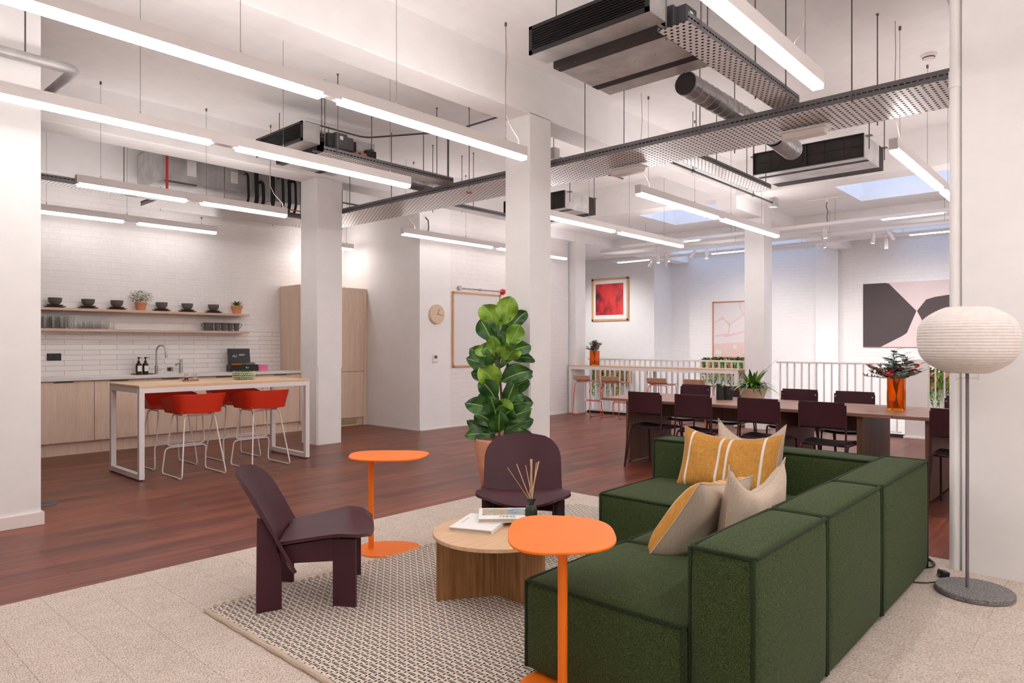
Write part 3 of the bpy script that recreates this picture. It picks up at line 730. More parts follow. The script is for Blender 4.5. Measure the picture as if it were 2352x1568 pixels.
for x, lab, mt in ((3.45,'amber-brown soap pump bottle, left of the pair by the sink','brownglass'),(3.535,'black soap pump bottle, right of the pair by the sink','black')):
    t = thing('soap_bottle', lab, 'bottle', (x, 9.86, 0.943), 0, 'soap bottles by the sink')
    MB().lathe([(0.034,0),(0.037,0.004),(0.037,0.115),(0.030,0.135),(0.014,0.145),(0.014,0.155),(0.001,0.155)],n=24).build('bottle',mt,t)
    MB().box(-0.024,-0.0395,0.03,0.026,-0.02,0.105).build('label_sticker','paper',t,bevel=0.004)
    MB().cyl((0,0,0.152),(0,0,0.172),0.018).cyl((0,0,0.17),(0,0,0.20),0.007).cyl((0,0,0.198),(0,0,0.222),0.014).tube([(0,0,0.213),(0.045,-0.01,0.213)],0.004,8).build('pump','black',t)
tag(MB().box(3.37,9.80,0.936,3.62,9.91,0.943).build('soap_tray','black',bevel=0.002), 'slim black tray under the two soap bottles', 'tray')
t = thing('presentation_box', 'open black box with white logo on its raised lid', 'box', (4.87, 9.80, 0.936), 0.0)
MB().box(-0.22,-0.08,0,0.20,0.06,0.10).build('base','black',t,bevel=0.002)
ld = MB().cbox((-0.015,0.085,0.22),(0.34,0.014,0.235),(-0.12,0,0)).box(-0.185,0.03,0.10,0.155,0.065,0.112).build('lid','black',t,bevel=0.002)
text('logo','AU',0.05,'paper',ld,(-0.085,0.0765,0.225),(PI/2-0.12,0,0)); 
b = MB()
for k in range(7):
    if k != 3: b.cbox((0.03-0.006*(k%3),0.0765+0.0009*k,0.25-0.0075*k),(0.10-0.012*(k%3),0.001,0.0035),(-0.12,0,0))
b.build('lettering','paper',ld)
text('logo','AU',0.035,'paper',t,(0.03,-0.0815,0.055),(PI/2,0,0))
b = MB().cbox((-0.1,-0.02,0.106),(0.14,0.05,0.012),(0.1,0,0.02)); b.build('leaflet','orange',t); MB().cbox((0.0,-0.01,0.105),(0.12,0.06,0.012),(0.1,0,-0.04)).build('leaflet','grass',t)
MB().cbox((0.12,0,0.112),(0.12,0.06,0.02),(0.1,-0.08,0)).build('leaflet','lampgrey',t)
t = thing('gift_box', 'small pink box right of the open black box', 'box', (5.19, 9.82, 0.936))
MB().box(-0.075,-0.04,0,0.075,0.04,0.09).build('carton','pink',t,bevel=0.003)

# ------------------------------------------------------------------ white bar table with red stools
def frame_leg(t, x, y0, y1, h, s=0.05):
    MB().box(x,y0,0.012,x+s,y1,0.012+s).box(x,y0,0.012+s,x+s,y0+s,h).box(x,y1-s,0.012+s,x+s,y1,h).build('frame_leg','whitem',t,bevel=0.002)
    for y in (y0+s/2, y1-s/2): MB().cyl((x+s/2,y,0),(x+s/2,y,0.013),0.017).build('foot','black',t)
t = thing('bar_table', 'white framed bar table with pale wood top in front of the kitchen', 'table', (2.50, 7.13, 0))
MB().box(-0.0,0,0.905,1.86,0.83,0.93).build('tabletop','birchx',t,bevel=0.0015)
MB().box(0,0,0.855,1.86,0.05,0.904).box(0,0.78,0.855,1.86,0.83,0.904).box(0,0.05,0.855,0.05,0.78,0.904).box(1.81,0.05,0.855,1.86,0.78,0.904).build('apron','whitem',t,bevel=0.002)
frame_leg(t, 0.0, 0, 0.83, 0.855); frame_leg(t, 1.81, 0, 0.83, 0.855)
def sled(t, mat, zs, wx, wy, zf, tx, ty0, ty1, r=0.0075):
    """rod frame; open side (footrest) at +y. wx: half width on the floor, wy: half depth on the floor"""
    p = [(0,-ty0,zs),(-tx,-ty0,zs),(-wx,-wy,r),(-wx,wy,r),(-wx*0.93,wy*0.80,zf),(wx*0.93,wy*0.80,zf),(wx,wy,r),(wx,-wy,r),(tx,-ty0,zs)]
    MB().tube(fillet(p,0.045,5,True),r,8,True).build('frame',mat,t)
    p = [(-tx,-ty0*0.6,zs+0.004),(-tx,ty1,zs+0.004),(-wx*0.86,wy*0.80,zf+0.018),(wx*0.86,wy*0.80,zf+0.018),(tx,ty1,zs+0.004),(tx,-ty0*0.6,zs+0.004)]
    MB().tube(fillet(p,0.045,5),r,8).build('footrest',mat,t)
    b = MB()
    for sx in (-1,1):
        for sy in (-1,1): b.box(sx*wx-0.009,sy*(wy-0.05)-0.02,0,sx*wx+0.009,sy*(wy-0.05)+0.02,0.010)
    b.build('glide','black' if mat != 'whitem' else 'whitem',t)
def red_stool(label, loc, rz):
    t = thing('bar_stool', label, 'stool', loc, rz, 'red bar stools at the bar table')
    sled(t,'whitem',0.615,0.222,0.245,0.27,0.15,0.13,0.15)
    def seat(u,v):
        a = (u-.5)*2; c = (v-.5)*2; x = a*0.225*(1-0.10*abs(c)**3); y = c*0.20*(1-0.12*abs(a)**4)
        return (x, y, 0.635+0.020*abs(a)**3+0.006*(c<-0.6)*abs(c))
    MB().shell(12,12,seat,0.010).build('seat','red',t)
    def back(u,v):
        a = (u-.5)*2                      # around from left front (-1) to right front (+1)
        ang = a*PI*0.5; e = 0.42
        cx = math.copysign(abs(math.sin(ang))**e, math.sin(ang)); cy = -abs(math.cos(ang))**0.62
        ex = 1+0.24*v; front = abs(a)**5
        zb = 0.642+0.0*front; zt = 0.835-0.06*front
        y = cy*0.205*(1+0.10*v)+0.0
        if abs(a) > 0.80: y = max(y, cy*0.205) + (abs(a)-0.80)/0.20*0.16
        return (cx*0.222*ex, y, zb+(zt-zb)*v - (0.012*(1-v)*0 ))
    MB().shell(40,5,back,0.008).build('back_shell','red',t,ang=50)
    return t
s0 = red_stool('red shell bar stool with white frame, front left with its back to the camera', (3.03,7.14,0), 0)
dup(s0, (3.757,7.145,0), 0, 'red shell bar stool with white frame, front right with its back to the camera')
dup(s0, (3.05,7.87,0), PI, 'red shell bar stool on the kitchen side, behind the front left stool')
dup(s0, (3.79,7.87,0), PI, 'red shell bar stool on the kitchen side, behind the front right stool')
t = thing('condiment_board', 'small wooden board carrying salt and pepper on the bar table', 'tray', (3.22,7.68,0.931), -0.1)
MB().prism(rrect(0.17,0.075,0.03),0,0.014).build('board','oakz',t,bevel=0.003)
for dx, lab, mt in ((-0.045,'glass pepper pot with dark contents on the wooden board','soil'),(0.045,'glass salt pot with white contents on the wooden board','paper')):
    t = thing('shaker', lab, 'shaker', (3.22+dx,7.68-dx*0.1,0.946)); MB().lathe([(0.018,0),(0.022,0.004),(0.016,0.04),(0.020,0.052),(0.012,0.07),(0.001,0.072)],n=20).build('glass','clear',t); MB().lathe([(0.001,0.004),(0.0175,0.005),(0.0145,0.022),(0.001,0.024)],n=16,cap=False).build('contents',mt,t)
t = thing('woven_bowl', 'green and white woven ceramic bowl on the bar table', 'bowl', (3.80,7.62,0.931))
b = MB()
for j in range(5):
    z = 0.008+j*0.020; r = (0.098,0.114,0.120,0.118,0.110)[j]; b.tube([(r*math.cos(2*PI*k/48),r*math.sin(2*PI*k/48),z) for k in range(48)],0.0065,8,True)
b.build('ring','leafd',t); b = MB()
for j in range(4):
    for k in range(34):
        a = 2*PI*(k+0.5*(j%2))/34; r = (0.108,0.119,0.121,0.116)[j]; b.tube([(r*math.cos(a),r*math.sin(a),0.008+j*0.02),(r*math.cos(a+0.09),r*math.sin(a+0.09),0.028+j*0.02)],0.006,6)
b.build('lattice','flower_w',t); MB().lathe([(0.001,0),(0.092,0.001),(0.096,0.005),(0.001,0.006)],n=32,cap=False).build('base','leafd',t)
t = thing('floor_grommet', 'round grey floor box cover beside the left pier', 'floor box', (1.60,6.72,0.0))
MB().lathe([(0.12,0),(0.12,0.004),(0.105,0.008),(0.001,0.008)],n=40).build('cover','galvd',t); MB().box(-0.05,-0.03,0.008,0.05,0.03,0.010).build('flap','galvd',t)

# ------------------------------------------------------------------ lounge: rug, sofa, chairs, tables
t = thing('area_rug', 'cream and black woven rug under the coffee table and sofa', 'rug', (1.5,1.42,0.004))
MB().box(0.0,0,0,3.06,1.98,0.010).build('weave','rug',t,smooth=False)
MB().tube([(0.0,0.01+1.97*k/30,0.009+0.002*math.sin(k*1.7)) for k in range(31)],[0.013+0.002*math.sin(k*2.3) for k in range(31)],8).build('hem','linen',t)
b = MB()
for k in range(66):
    x = 0.06+k*0.045; y = 1.985
    b.tube([(x,y-0.01,0.006),(x-0.010,y+0.02,0.007),(x,y+0.034,0.007),(x+0.010,y+0.02,0.007),(x+0.003,y-0.01,0.006)],0.0045,5)
b.build('fringe','linen',t)['kind'] = 'stuff'

def puff(x0,y0,z0,x1,y1,z1,p=0.02,rad=0.03,n=10,top=None):
    """upholstered block: faces bulge by p, edges rounded"""
    top = p if top is None else top
    b = MB(); c = Vector(((x0+x1)/2,(y0+y1)/2,(z0+z1)/2)); h = Vector(((x1-x0)/2,(y1-y0)/2,(z1-z0)/2))
    for ax in range(3):
        for sg in (-1,1):
            a1, a2 = [(1,2),(2,0),(0,1)][ax]
            def fn(u,v,ax=ax,sg=sg,a1=a1,a2=a2):
                s1 = math.sin((u*2-1)*PI/2); s2 = math.sin((v*2-1)*PI/2)
                q = [0,0,0]; q[ax] = sg*h[ax]; q[a1] = s1*h[a1]; q[a2] = s2*h[a2]
                core = [max(-(h[i]-rad), min(h[i]-rad, q[i])) for i in range(3)]
                d = Vector(q)-Vector(core)
                if d.length > 1e-6: d = d.normalized()*rad if d.length > rad else d
                pt = Vector(core)+d
                bulge = (top if (ax == 2 and sg > 0) else p)*(1-s1**2)**0.8*(1-s2**2)**0.8
                if ax == 2 and sg < 0: bulge = 0
                pt[ax] += sg*bulge
                return c+pt
            b.grid(n,n,fn,flip=(sg<0))
    return b
def seams(x0,y0,z0,x1,y1,z1,t,ins=0.004,r=0.0085,skip=''):
    b = MB(); i = ins; X = (x0+i,x1-i); Y = (y0+i,y1-i); zt = z1-i*0.6
    loop = fillet([(X[0],Y[0],zt),(X[1],Y[0],zt),(X[1],Y[1],zt),(X[0],Y[1],zt)],0.02,4,True); b.tube(loop,r,7,True)
    for x in X:
        for y in Y: b.tube([(x,y,zt),(x,y,(z0+zt)/2),(x,y,z0+0.01)],r,7)
    return b
sofa = thing('sectional_sofa', 'dark green L-shaped modular sofa with piped edges', 'sofa', (0,0,0))
Z0 = 0.03
mods = [('seat_cushion',2.075,1.10,Z0,2.815,1.80,0.385,0.018,0.048),('seat_cushion',2.825,1.10,Z0,3.595,1.80,0.385,0.018,0.048),('seat_cushion',3.605,1.10,Z0,4.345,2.50,0.385,0.018,0.048),
        ('backrest',2.10,0.87,Z0,2.80,1.095,0.655,0.020,0.024),('backrest',2.81,0.87,Z0,3.585,1.095,0.655,0.020,0.024),('backrest',3.595,0.865,Z0,4.58,1.095,0.655,0.020,0.024),('backrest',4.35,1.10,Z0,4.585,2.55,0.65,0.018,0.018)]
for nm,x0,y0,z0,x1,y1,z1,p,tp in mods:
    o = puff(x0,y0,z0,x1,y1,z1,p,0.022,12,tp).build(nm,'boucle',sofa,ang=80)
    seams(x0,y0,z0,x1,y1,z1,o).build('piping','pipe',o,ang=180)
b = MB()
for x, y in ((2.2,1.6),(3.4,1.6),(4.2,2.3),(2.2,0.98),(4.5,0.98),(4.5,2.4)): b.cyl((x,y,0.014),(x,y,0.035),0.03)
b.build('foot','black',sofa)

def cushion(name, label, W, H, T, mats, loc, axes, sag=0.0, split=False, group=None, dent=0.0):
    """pinched-corner pillow. axes: (right, up) vectors; front = mats[0], back = mats[1]"""
    r = Vector(axes[0]).normalized(); u = Vector(axes[1]); u = (u-r*u.dot(r)).normalized(); n = r.cross(u)
    o = thing(name, label, 'cushion', (0,0,0), 0, group)
    mat = Matrix((r,u,n)).transposed().to_4x4(); mat.translation = Vector(loc); o.matrix_world = mat
    def side(sg):
        def fn(a,b_):
            s, q = a*2-1, b_*2-1
            px = s*W/2*(1-0.10*(1-abs(s))*0-0.07*(1-q*q)); py = q*H/2*(1-0.09*(1-s*s))
            if q > 0: py -= dent*H*(1-s*s)*q
            e = max(0,(1-s**4))**0.5*max(0,(1-q**4))**0.5
            wr = 0.006*math.sin(s*9+q*4)*e
            return (px,py,sg*(T/2*e*(1+0.25*(-q))+wr)+sag*math.cos(s*PI/2)*q)
        return fn
    m = 18
    MB().grid(m,m,side(1)).build('front_cover',mats[0],o,ang=180)
    MB().grid(m,m,side(-1),flip=True).build('back_cover',mats[1],o,ang=180)
    fn = side(1); pts = [fn(i/m,0) for i in range(m)]+[fn(1,i/m) for i in range(m)]+[fn(1-i/m,1) for i in range(m)]+[fn(0,1-i/m) for i in range(m)]
    MB().tube(pts,0.0032,6,True).build('seam',mats[1],o,ang=180)
    return o
cushion('throw_cushion','mustard lumbar cushion with white stripes leaning on the far sofa back',0.66,0.42,0.16,('mustard','linen'),(4.17,1.90,0.580),((0.03,-1,0),(0.36,0,1)),dent=0.10)
cushion('throw_cushion','beige linen cushion behind the upright mustard cushion',0.44,0.48,0.14,('linen','linen'),(4.265,1.80,0.60),((0.05,-1,-0.02),(0.10,0,1)),dent=0.22)
cushion('throw_cushion','mustard cushion seen from its beige back, leaning on the near sofa back',0.64,0.42,0.17,('mustard','linen'),(2.94,1.46,0.545),((-1,-0.06,0.10),(0,-0.55,0.85)),dent=0.02)
cushion('throw_cushion','beige linen cushion with two pointed corners in front of the other cushions',0.42,0.48,0.15,('linen','linen'),(2.98,1.24,0.575),((-0.97,0.20,0.02),(0,-0.10,1)),dent=0.24)

def lounge_chair(label, loc, rz):
    t = thing('lounge_chair', label, 'chair', loc, rz, 'plum lounge chairs by the coffee table')
    def seat(u,v):
        s = v*2-1; hw = 0.235+0.065*min(1,u/0.7)**1.5
        if u > 0.78: hw *= (1-((u-0.78)/0.22)**2.4*0.30)
        x = -0.14+0.45*u - 0.015*s*s
        z = 0.325+0.05*min(1,u/0.7)
        if u > 0.55: z -= 0.055*((u-0.55)/0.45)**2.2*(1-0.55*s*s)
        z += 0.012*abs(s)**3
        return (x, s*hw, z)
    MB().shell(24,20,seat,0.016).build('seat','plumd',t,ang=60)
    def back(u,v):
        s = v*2-1; tt = max(0,(u-0.62)/0.38); hw = 0.262*(1-tt**2.9)**(1/2.9) if tt < 1 else 0.0
        hw = max(hw,0.03); q = s*hw/0.25
        return (-0.125-0.26*u+0.06*q*q, s*hw, 0.20+0.485*u)
    MB().shell(30,20,back,0.016).build('backrest','plumd',t,ang=60)
    for sx, sy in ((-1,-1),(1,-1),(-1,1),(1,1)):
        a = (1 if sx*sy > 0 else -1)*math.radians(20); cx, cy = (-0.186 if sx < 0 else 0.175), sy*0.228
        pr = [(-0.065,0),(0.055,0),(0.055,0.25),(-0.020,0.455),(-0.060,0.475)] if sx < 0 else [(-0.06,0),(0.06,0),(0.06,0.352),(-0.06,0.350)]
        b = MB(); n = len(pr); ca, sa = math.cos(a), math.sin(a); vs = []
        for off in (-0.012,0.012):
            for x, z in pr: vs.append((cx+x*ca-off*sa, cy+x*sa+off*ca, z))
        b.add(vs,[tuple(range(n-1,-1,-1)),tuple(range(n,2*n))]+[(i,(i+1)%n,n+(i+1)%n,n+i) for i in range(n)]); b.build('leg','plumd',t,bevel=0.002)
    for sy in (-1,1):
        pr = [(-0.17,0.235),(0.15,0.235),(0.15,0.356),(-0.13,0.322)]; y = sy*0.208
        MB().add([(x,y-0.011,z) for x,z in pr]+[(x,y+0.011,z) for x,z in pr],[(0,1,2,3),(7,6,5,4),(0,4,5,1),(1,5,6,2),(2,6,7,3),(3,7,4,0)]).build('apron','plumd',t,bevel=0.002)
    MB().cbox((-0.15,0,0.27),(0.022,0.40,0.10)).build('rear_rail','plumd',t,bevel=0.002)
    return t
lc = lounge_chair('plum wooden lounge chair in profile, left of the coffee table', (1.995,3.22,0.004), math.radians(-38))
dup(lc, (3.385,2.955,0.014), math.radians(221.5), 'plum wooden lounge chair facing the camera in front of the fiddle-leaf fig')

def side_table(label, loc, rz, base_off):
    t = thing('side_table', label, 'table', loc, rz, 'orange side tables')
    def blob(w_,d_,e,sk,n=48):
        out = []
        for k in range(n):
            a = 2*PI*k/n; c, s_ = math.cos(a), math.sin(a)
            r = (abs(c)**e+abs(s_)**e)**(-1/e); x = r*c; y = r*s_
            out.append((x*w_/2*(1+sk*y), y*d_/2))
        return out
    MB().prism(blob(0.505,0.40,2.9,0.10),0.602,0.612).build('tabletop','orange',t,bevel=0.003)
    MB().cyl((-0.11,0,0.006),(-0.11,0,0.602),0.0175,n=24).cyl((-0.11,0,0.592),(-0.11,0,0.602),0.024,n=24).build('column','orange',t)
    MB().prism([(x+base_off[0],y+base_off[1]) for x,y in blob(0.40,0.34,2.5,0.06)],0,0.008).build('base','orange',t,bevel=0.002)
    return t
side_table('orange side table behind the left lounge chair', (2.745,3.555,0.005), math.radians(-48), (0.0,0.0))
side_table('orange side table in the foreground against the sofa arm', (2.03,1.58,0.014), math.radians(40), (-0.02,0.0))

CT = (2.62,2.47)
t = thing('coffee_table', 'round oak coffee table on the rug', 'table', (CT[0],CT[1],0.014))
MB().lathe([(0.001,0.318),(0.334,0.318),(0.336,0.320),(0.336,0.336),(0.334,0.338),(0.001,0.338)],n=72,cap=False).build('tabletop','oaktop',t,ang=30)
for a in (147,-90,30):
    r_ = math.radians(a); MB().cbox((0.16*math.cos(r_),0.16*math.sin(r_),0.159),(0.32,0.022,0.318),(0,0,r_)).build('leg_panel','oakz',t,bevel=0.001)
t = thing('book', 'white book lying askew under the picture book on the coffee table', 'book', (2.63,2.60,0.3525), math.radians(-66))
MB().box(-0.12,-0.155,0,0.12,0.155,0.004).box(-0.12,-0.155,0.018,0.12,0.155,0.022).box(0.115,-0.155,0.004,0.12,0.155,0.018).build('cover','paper',t,bevel=0.001)
MB().box(-0.116,-0.151,0.0041,0.1149,0.151,0.0179).build('pages','linen',t)
b = MB()
for k in range(5): b.box(-0.092,-0.05+0.022*k,0.02205,-0.086,-0.038+0.022*k,0.0223)
b.build('title_marks','lampgrey',t)
t = thing('book', 'picture book with a painted cover titled DALI on top of the white book', 'book', (2.79,2.555,0.375), math.radians(134))
MB().box(-0.155,-0.12,0,0.155,0.12,0.003).box(-0.155,-0.12,0.020,0.155,0.12,0.023).box(-0.155,-0.12,0.003,-0.15,0.12,0.020).build('cover','paper',t,bevel=0.001)
MB().box(-0.1499,-0.116,0.0031,0.151,0.116,0.0199).build('pages','linen',t)
MB().box(-0.135,-0.105,0.02305,0.135,0.045,0.0234).build('cover_picture','cover',t)
text('title','DALI',0.04,'black',t,(0.0,0.078,0.0232),(0,0,0))
t = thing('reed_diffuser', 'dark green diffuser vase with reed sticks on the coffee table', 'diffuser', (2.84,2.42,0.3525))
MB().lathe([(0.030,0),(0.034,0.004),(0.034,0.075),(0.028,0.095),(0.016,0.105),(0.016,0.115),(0.027,0.135),(0.027,0.14),(0.020,0.14),(0.010,0.11),(0.001,0.11)],n=28).build('vase','bottle',t)
for k in range(11):
    a = 2*PI*k/11; s_ = (0.010,0.10)[k % 2 == 0]*random.uniform(.4,1) if k not in (2,3) else 0.13
    if k in (2,3): a = math.radians(138)
    MB().tube([(0.010*math.cos(a+2),0.010*math.sin(a+2),0.112),(s_*math.cos(a),s_*math.sin(a),0.355-s_*0.35)],0.0022,6).build('reed','reed',t)

# ------------------------------------------------------------------ paper lantern floor lamp
t = thing('floor_lamp', 'paper lantern floor lamp with grey pole by the right-hand pier', 'lamp', (4.345,0.605,0.004))
MB().lathe([(0.001,0),(0.174,0),(0.181,0.006),(0.181,0.026),(0.176,0.032),(0.001,0.032)],n=64,cap=False).build('base','stone',t,ang=30)
PX = (-0.012,0.03)
MB().cyl((PX[0],PX[1],0.03),(PX[0],PX[1],1.19),0.0085,n=16).build('pole','lampgrey',t)
prof = []; NR = 34; NC = 12
for k in range(NR*4+1):
    q = -1+2*k/(NR*4); zz = 1.352+0.176*math.sin(q*PI/2); e = math.sin(q*PI/2)
    r = 0.232*(1-abs(e)**3.2*0.58) if abs(e) < 1 else 0.232*0.42
    r *= 1.0 - 0.03*max(0,-e)
    prof.append((r+0.0028*abs(math.sin(k*PI/4)), zz))
prof = [(prof[0][0]-0.02, prof[0][1])]+prof+[(prof[-1][0]-0.02,prof[-1][1])]
MB().lathe(prof,(PX[0],PX[1],0),n=72,cap=False).build('lantern_shade','lantern',t,ang=80)
b = MB(); 
for sx in (-1,1): b.tube([(PX[0]+sx*0.06*0.67,PX[1]-sx*0.06*0.74,1.185),(PX[0]+sx*0.06*0.67,PX[1]-sx*0.06*0.74,1.14),(PX[0]+sx*0.052*0.67,PX[1]-sx*0.052*0.74,1.147),(PX[0],PX[1],1.149)],0.0013,5)
b.build('wire_stretcher','chrome',t)
MB().tube([(0.05,0.15,0.02),(0.0,0.23,0.006),(-0.05,0.33,0.006),(0.04,0.43,0.006)],0.0035,8).build('cord','black',t)
t = thing('extension_lead', 'coiled black cable and plug on the carpet behind the sofa', 'cable', (4.40,0.80,0.008))
for k in range(4):
    MB().tube([(0.30+(0.075+0.008*k)*math.cos(a)*1.3, 0.10+(0.045+0.006*k)*math.sin(a+0.3*k), 0.006+0.008*k+0.004*math.sin(2*a)) for a in [2*PI*i/28 for i in range(28)]],0.0042,7,True).build('coil','black',t)
MB().cbox((0.14,-0.02,0.018),(0.07,0.045,0.035),(0.2,0.1,0.5)).build('plug','black',t,bevel=0.006)

# ------------------------------------------------------------------ fiddle-leaf fig in its pot
t = thing('fiddle_leaf_fig', 'tall fiddle-leaf fig in a pale terracotta pot beside the central column', 'plant', (4.715,4.42,0.0))
MB().lathe([(0.001,0),(0.155,0),(0.165,0.01),(0.205,0.20),(0.228,0.38),(0.232,0.44),(0.224,0.452),(0.205,0.445),(0.20,0.40),(0.001,0.395)],n=56).build('pot','terral',t)
MB().lathe([(0.2,0.40),(0.12,0.415),(0.001,0.42)],n=32,cap=False).build('soil','soil',t)
b = MB(); stems = [[(0.0,0,0.41),(0.02,-0.02,0.8),(0.0,0.0,1.15),(-0.03,0.03,1.55)],[(0.03,-0.03,0.41),(0.08,-0.08,0.8),(0.06,-0.05,1.2),(0.07,-0.06,1.6)],[(-0.03,0.03,0.41),(-0.03,0.05,0.7),(0.03,0.03,0.95)]]
for s_ in stems: b.tube(s_,[0.012]*(len(s_)-1)+[0.006],8)
b.build('stem','stem',t)
Rv = Vector((0.67,-0.743,0)); Fv = Vector((-0.743,-0.67,0))
def L_(b, px, z, ang, L, W, face=0.3, tilt=0.3, droop=0.15, st=0.0):
    """leaf given by side offset, height, screen-side angle from vertical (deg, + = right)"""
    base = Rv*px + Vector((0,0,z)) + Fv*st; a = math.radians(ang+random.uniform(-9,9))
    d = Rv*math.sin(a)+Vector((0,0,1))*math.cos(a)+Fv*face
    up = (Fv*1.0+Vector((0,0,1))*tilt)
    leaf(b, base, d, up, L*random.uniform(.95,1.2), W*1.08, droop+random.uniform(-.1,.35), 12, 4, random.uniform(0.1,0.35), 1.15, 0.10, True, 0.62)
bb = MB(); bd = MB()
for a in ((-0.03,1.50,-18,.30,.20,.15),(0.05,1.52,8,.29,.20,.15),(0.10,1.32,24,.24,.17,.2),(-0.02,1.22,-8,.20,.12,.4),(0.06,1.16,28,.30,.17,.35),(0.04,1.18,-2,.28,.15,.4),(-0.03,1.24,-50,.22,.15,.3),(0.0,0.93,-28,.30,.21,.4),(0.12,1.0,35,.22,.14,.2),(0.03,0.62,12,.26,.18,.3),(0.0,1.44,0,.24,.14,-.1)):
    L_(bb,*a[:5],face=a[5])
for a in ((-0.06,1.36,-32,.28,.18,.1),(0.10,1.48,30,.24,.14,0),(-0.05,1.15,-50,.28,.17,.2),(-0.03,1.08,-68,.32,.16,.3),(0.02,0.98,62,.34,.17,.3),(0.14,1.18,55,.22,.13,0),(-0.02,0.80,-35,.28,.17,.3),(-0.03,0.70,-55,.30,.17,.3),(0.05,0.72,12,.32,.13,.2),(0.05,0.82,60,.25,.15,.2),(0.08,0.76,78,.26,.15,.2),(0.06,0.62,70,.30,.16,.3),(0.05,0.52,58,.28,.14,.2),(-0.03,0.55,-40,.34,.16,.3),(-0.05,0.48,-72,.26,.12,.3),(-0.06,0.45,-55,.30,.10,.1),(0.04,0.46,66,.28,.12,.3),(0.0,0.50,10,.24,.18,.5),(0.02,0.6,35,.26,.18,.5),(-0.02,0.66,-15,.22,.16,.5),
          (0.0,1.28,-15,.26,.18,-.06),(0.06,1.3,15,.26,.18,-.06),(0.0,1.1,20,.26,.18,-.06),(0.0,0.75,-50,.28,.16,-.06),(0.05,0.85,40,.28,.16,-.06),(0.0,0.55,30,.3,.16,-.06),(0.0,1.4,5,.26,.18,-.06),(0.0,0.5,-60,.28,.16,-.06),
          (-0.03,1.0,-75,.22,.14,.1),(0.05,1.08,80,.26,.14,.1),(0.02,1.3,-70,.2,.14,.3),(0.09,1.24,48,.24,.15,.2)):
    L_(bd,*a[:5],face=a[5])
bb.build('young_foliage',('leafb','vein'),t,weld=False,ang=70); bd.build('foliage',('leafd','vein'),t,weld=False,ang=70)

# ------------------------------------------------------------------ long walnut dining tables
def dining_table(label, y0, y1, pans):
    t = thing('dining_table', label, 'table', (6.58,y0,0), 0, 'walnut dining tables')
    L = y1-y0; W = 1.07
    MB().box(0,0,0.69,W,L,0.72).build('tabletop','walny',t,bevel=0.0015)
    for y in pans: MB().box(0.06,y-0.025,0.012,W-0.06,y+0.025,0.689).build('leg_panel','walnz',t,bevel=0.001); 
    b = MB()
    for y in pans:
        for x in (0.1,W-0.1): b.cyl((x,y,0),(x,y,0.013),0.018)
    b.build('foot','black',t)
    for y in zip(pans,pans[1:]): MB().box(W/2-0.02,y[0]+0.026,0.50,W/2+0.02,y[1]-0.026,0.689).build('modesty_rail','walnz',t)
    return t
dining_table('long walnut dining table with planter behind the sofa', 1.515, 4.54, (0.27,1.0,2.70))
dining_table('second walnut table butting against the first, near the right pier', -0.6, 1.510, (0.3,1.85))
def dining_chair(label, loc, rz):
    t = thing('dining_chair', label, 'chair', loc, rz, 'dark plum dining chairs')
    b = MB(); r = 0.009
    for sy in (-1,1):
        y = sy*0.205
        b.tube(fillet([(-0.30,y,0.003),(-0.215,y*0.97,0.55),(-0.225,y*0.96,0.80)],0.1,5),r,8)
        b.tube(fillet([(-0.295,y,0.006),(-0.17,y*0.98,0.435),(0.20,y*0.98,0.43),(0.235,y,0.003)],0.035,5),r,8)
    b.tube([(-0.16,-0.2,0.432),(-0.16,0.2,0.432)],0.007,8).tube([(0.15,-0.2,0.427),(0.15,0.2,0.427)],0.007,8)
    b.build('frame','plumd',t)
    def bk(u,v):
        s = v*2-1; return (-0.222-0.02*u+0.0*u-0.025*(1-s*s), s*0.195, 0.60+0.225*u)
    pl_ = MB().shell(6,14,bk,0.010).build('backrest','plumd',t,bevel=0.004)
    MB().cyl((-0.205,-0.185,0.77),(-0.20,-0.185,0.77),0.008).cyl((-0.205,0.185,0.77),(-0.20,0.185,0.77),0.008).build('screw','chrome',t)
    def st(u,v):
        s = v*2-1; c = u*2-1; return (0.01+c*0.205, s*0.2*(1-0.12*abs(c)**3), 0.448-0.012*(1-s*s)-0.025*max(0,c)**4)
    MB().shell(12,10,st,0.012).build('seat','plumd',t,bevel=0.003)
    def sp(u,v): p = st(0.03+0.94*u,0.03+0.94*v); return (p[0],p[1],p[2]+0.010)
    MB().shell(12,10,sp,0.010).build('seat_pad','blackpad',t,ang=60)
    return t
c0 = None
for y, lab in ((3.85,'dining chair at the left end of the near side'),(3.28,'dining chair second from the left on the near side, by the black caddy'),(2.60,'dining chair on the near side in front of the potted plant'),(2.02,'dining chair on the near side left of the table joint'),(0.98,'dining chair on the near side cut off by the right pier')):
    lab = 'dark plum '+lab
    if c0 is None: c0 = dining_chair(lab,(6.62,y,0),0)
    else: dup(c0,(6.62-0.02*(4-y),y,0),0,lab)
for y, lab in ((4.05,'dining chair leftmost on the far side, backrest showing over the table'),(3.48,'dining chair on the far side hidden behind the table plant'),(2.77,'dining chair on the far side right of the table plant'),(2.19,'dining chair on the far side left of the amber vase'),(1.15,'dining chair on the far side peeking beside the right pier')):
    dup(c0,(7.72,y,0),PI,'dark plum '+lab)
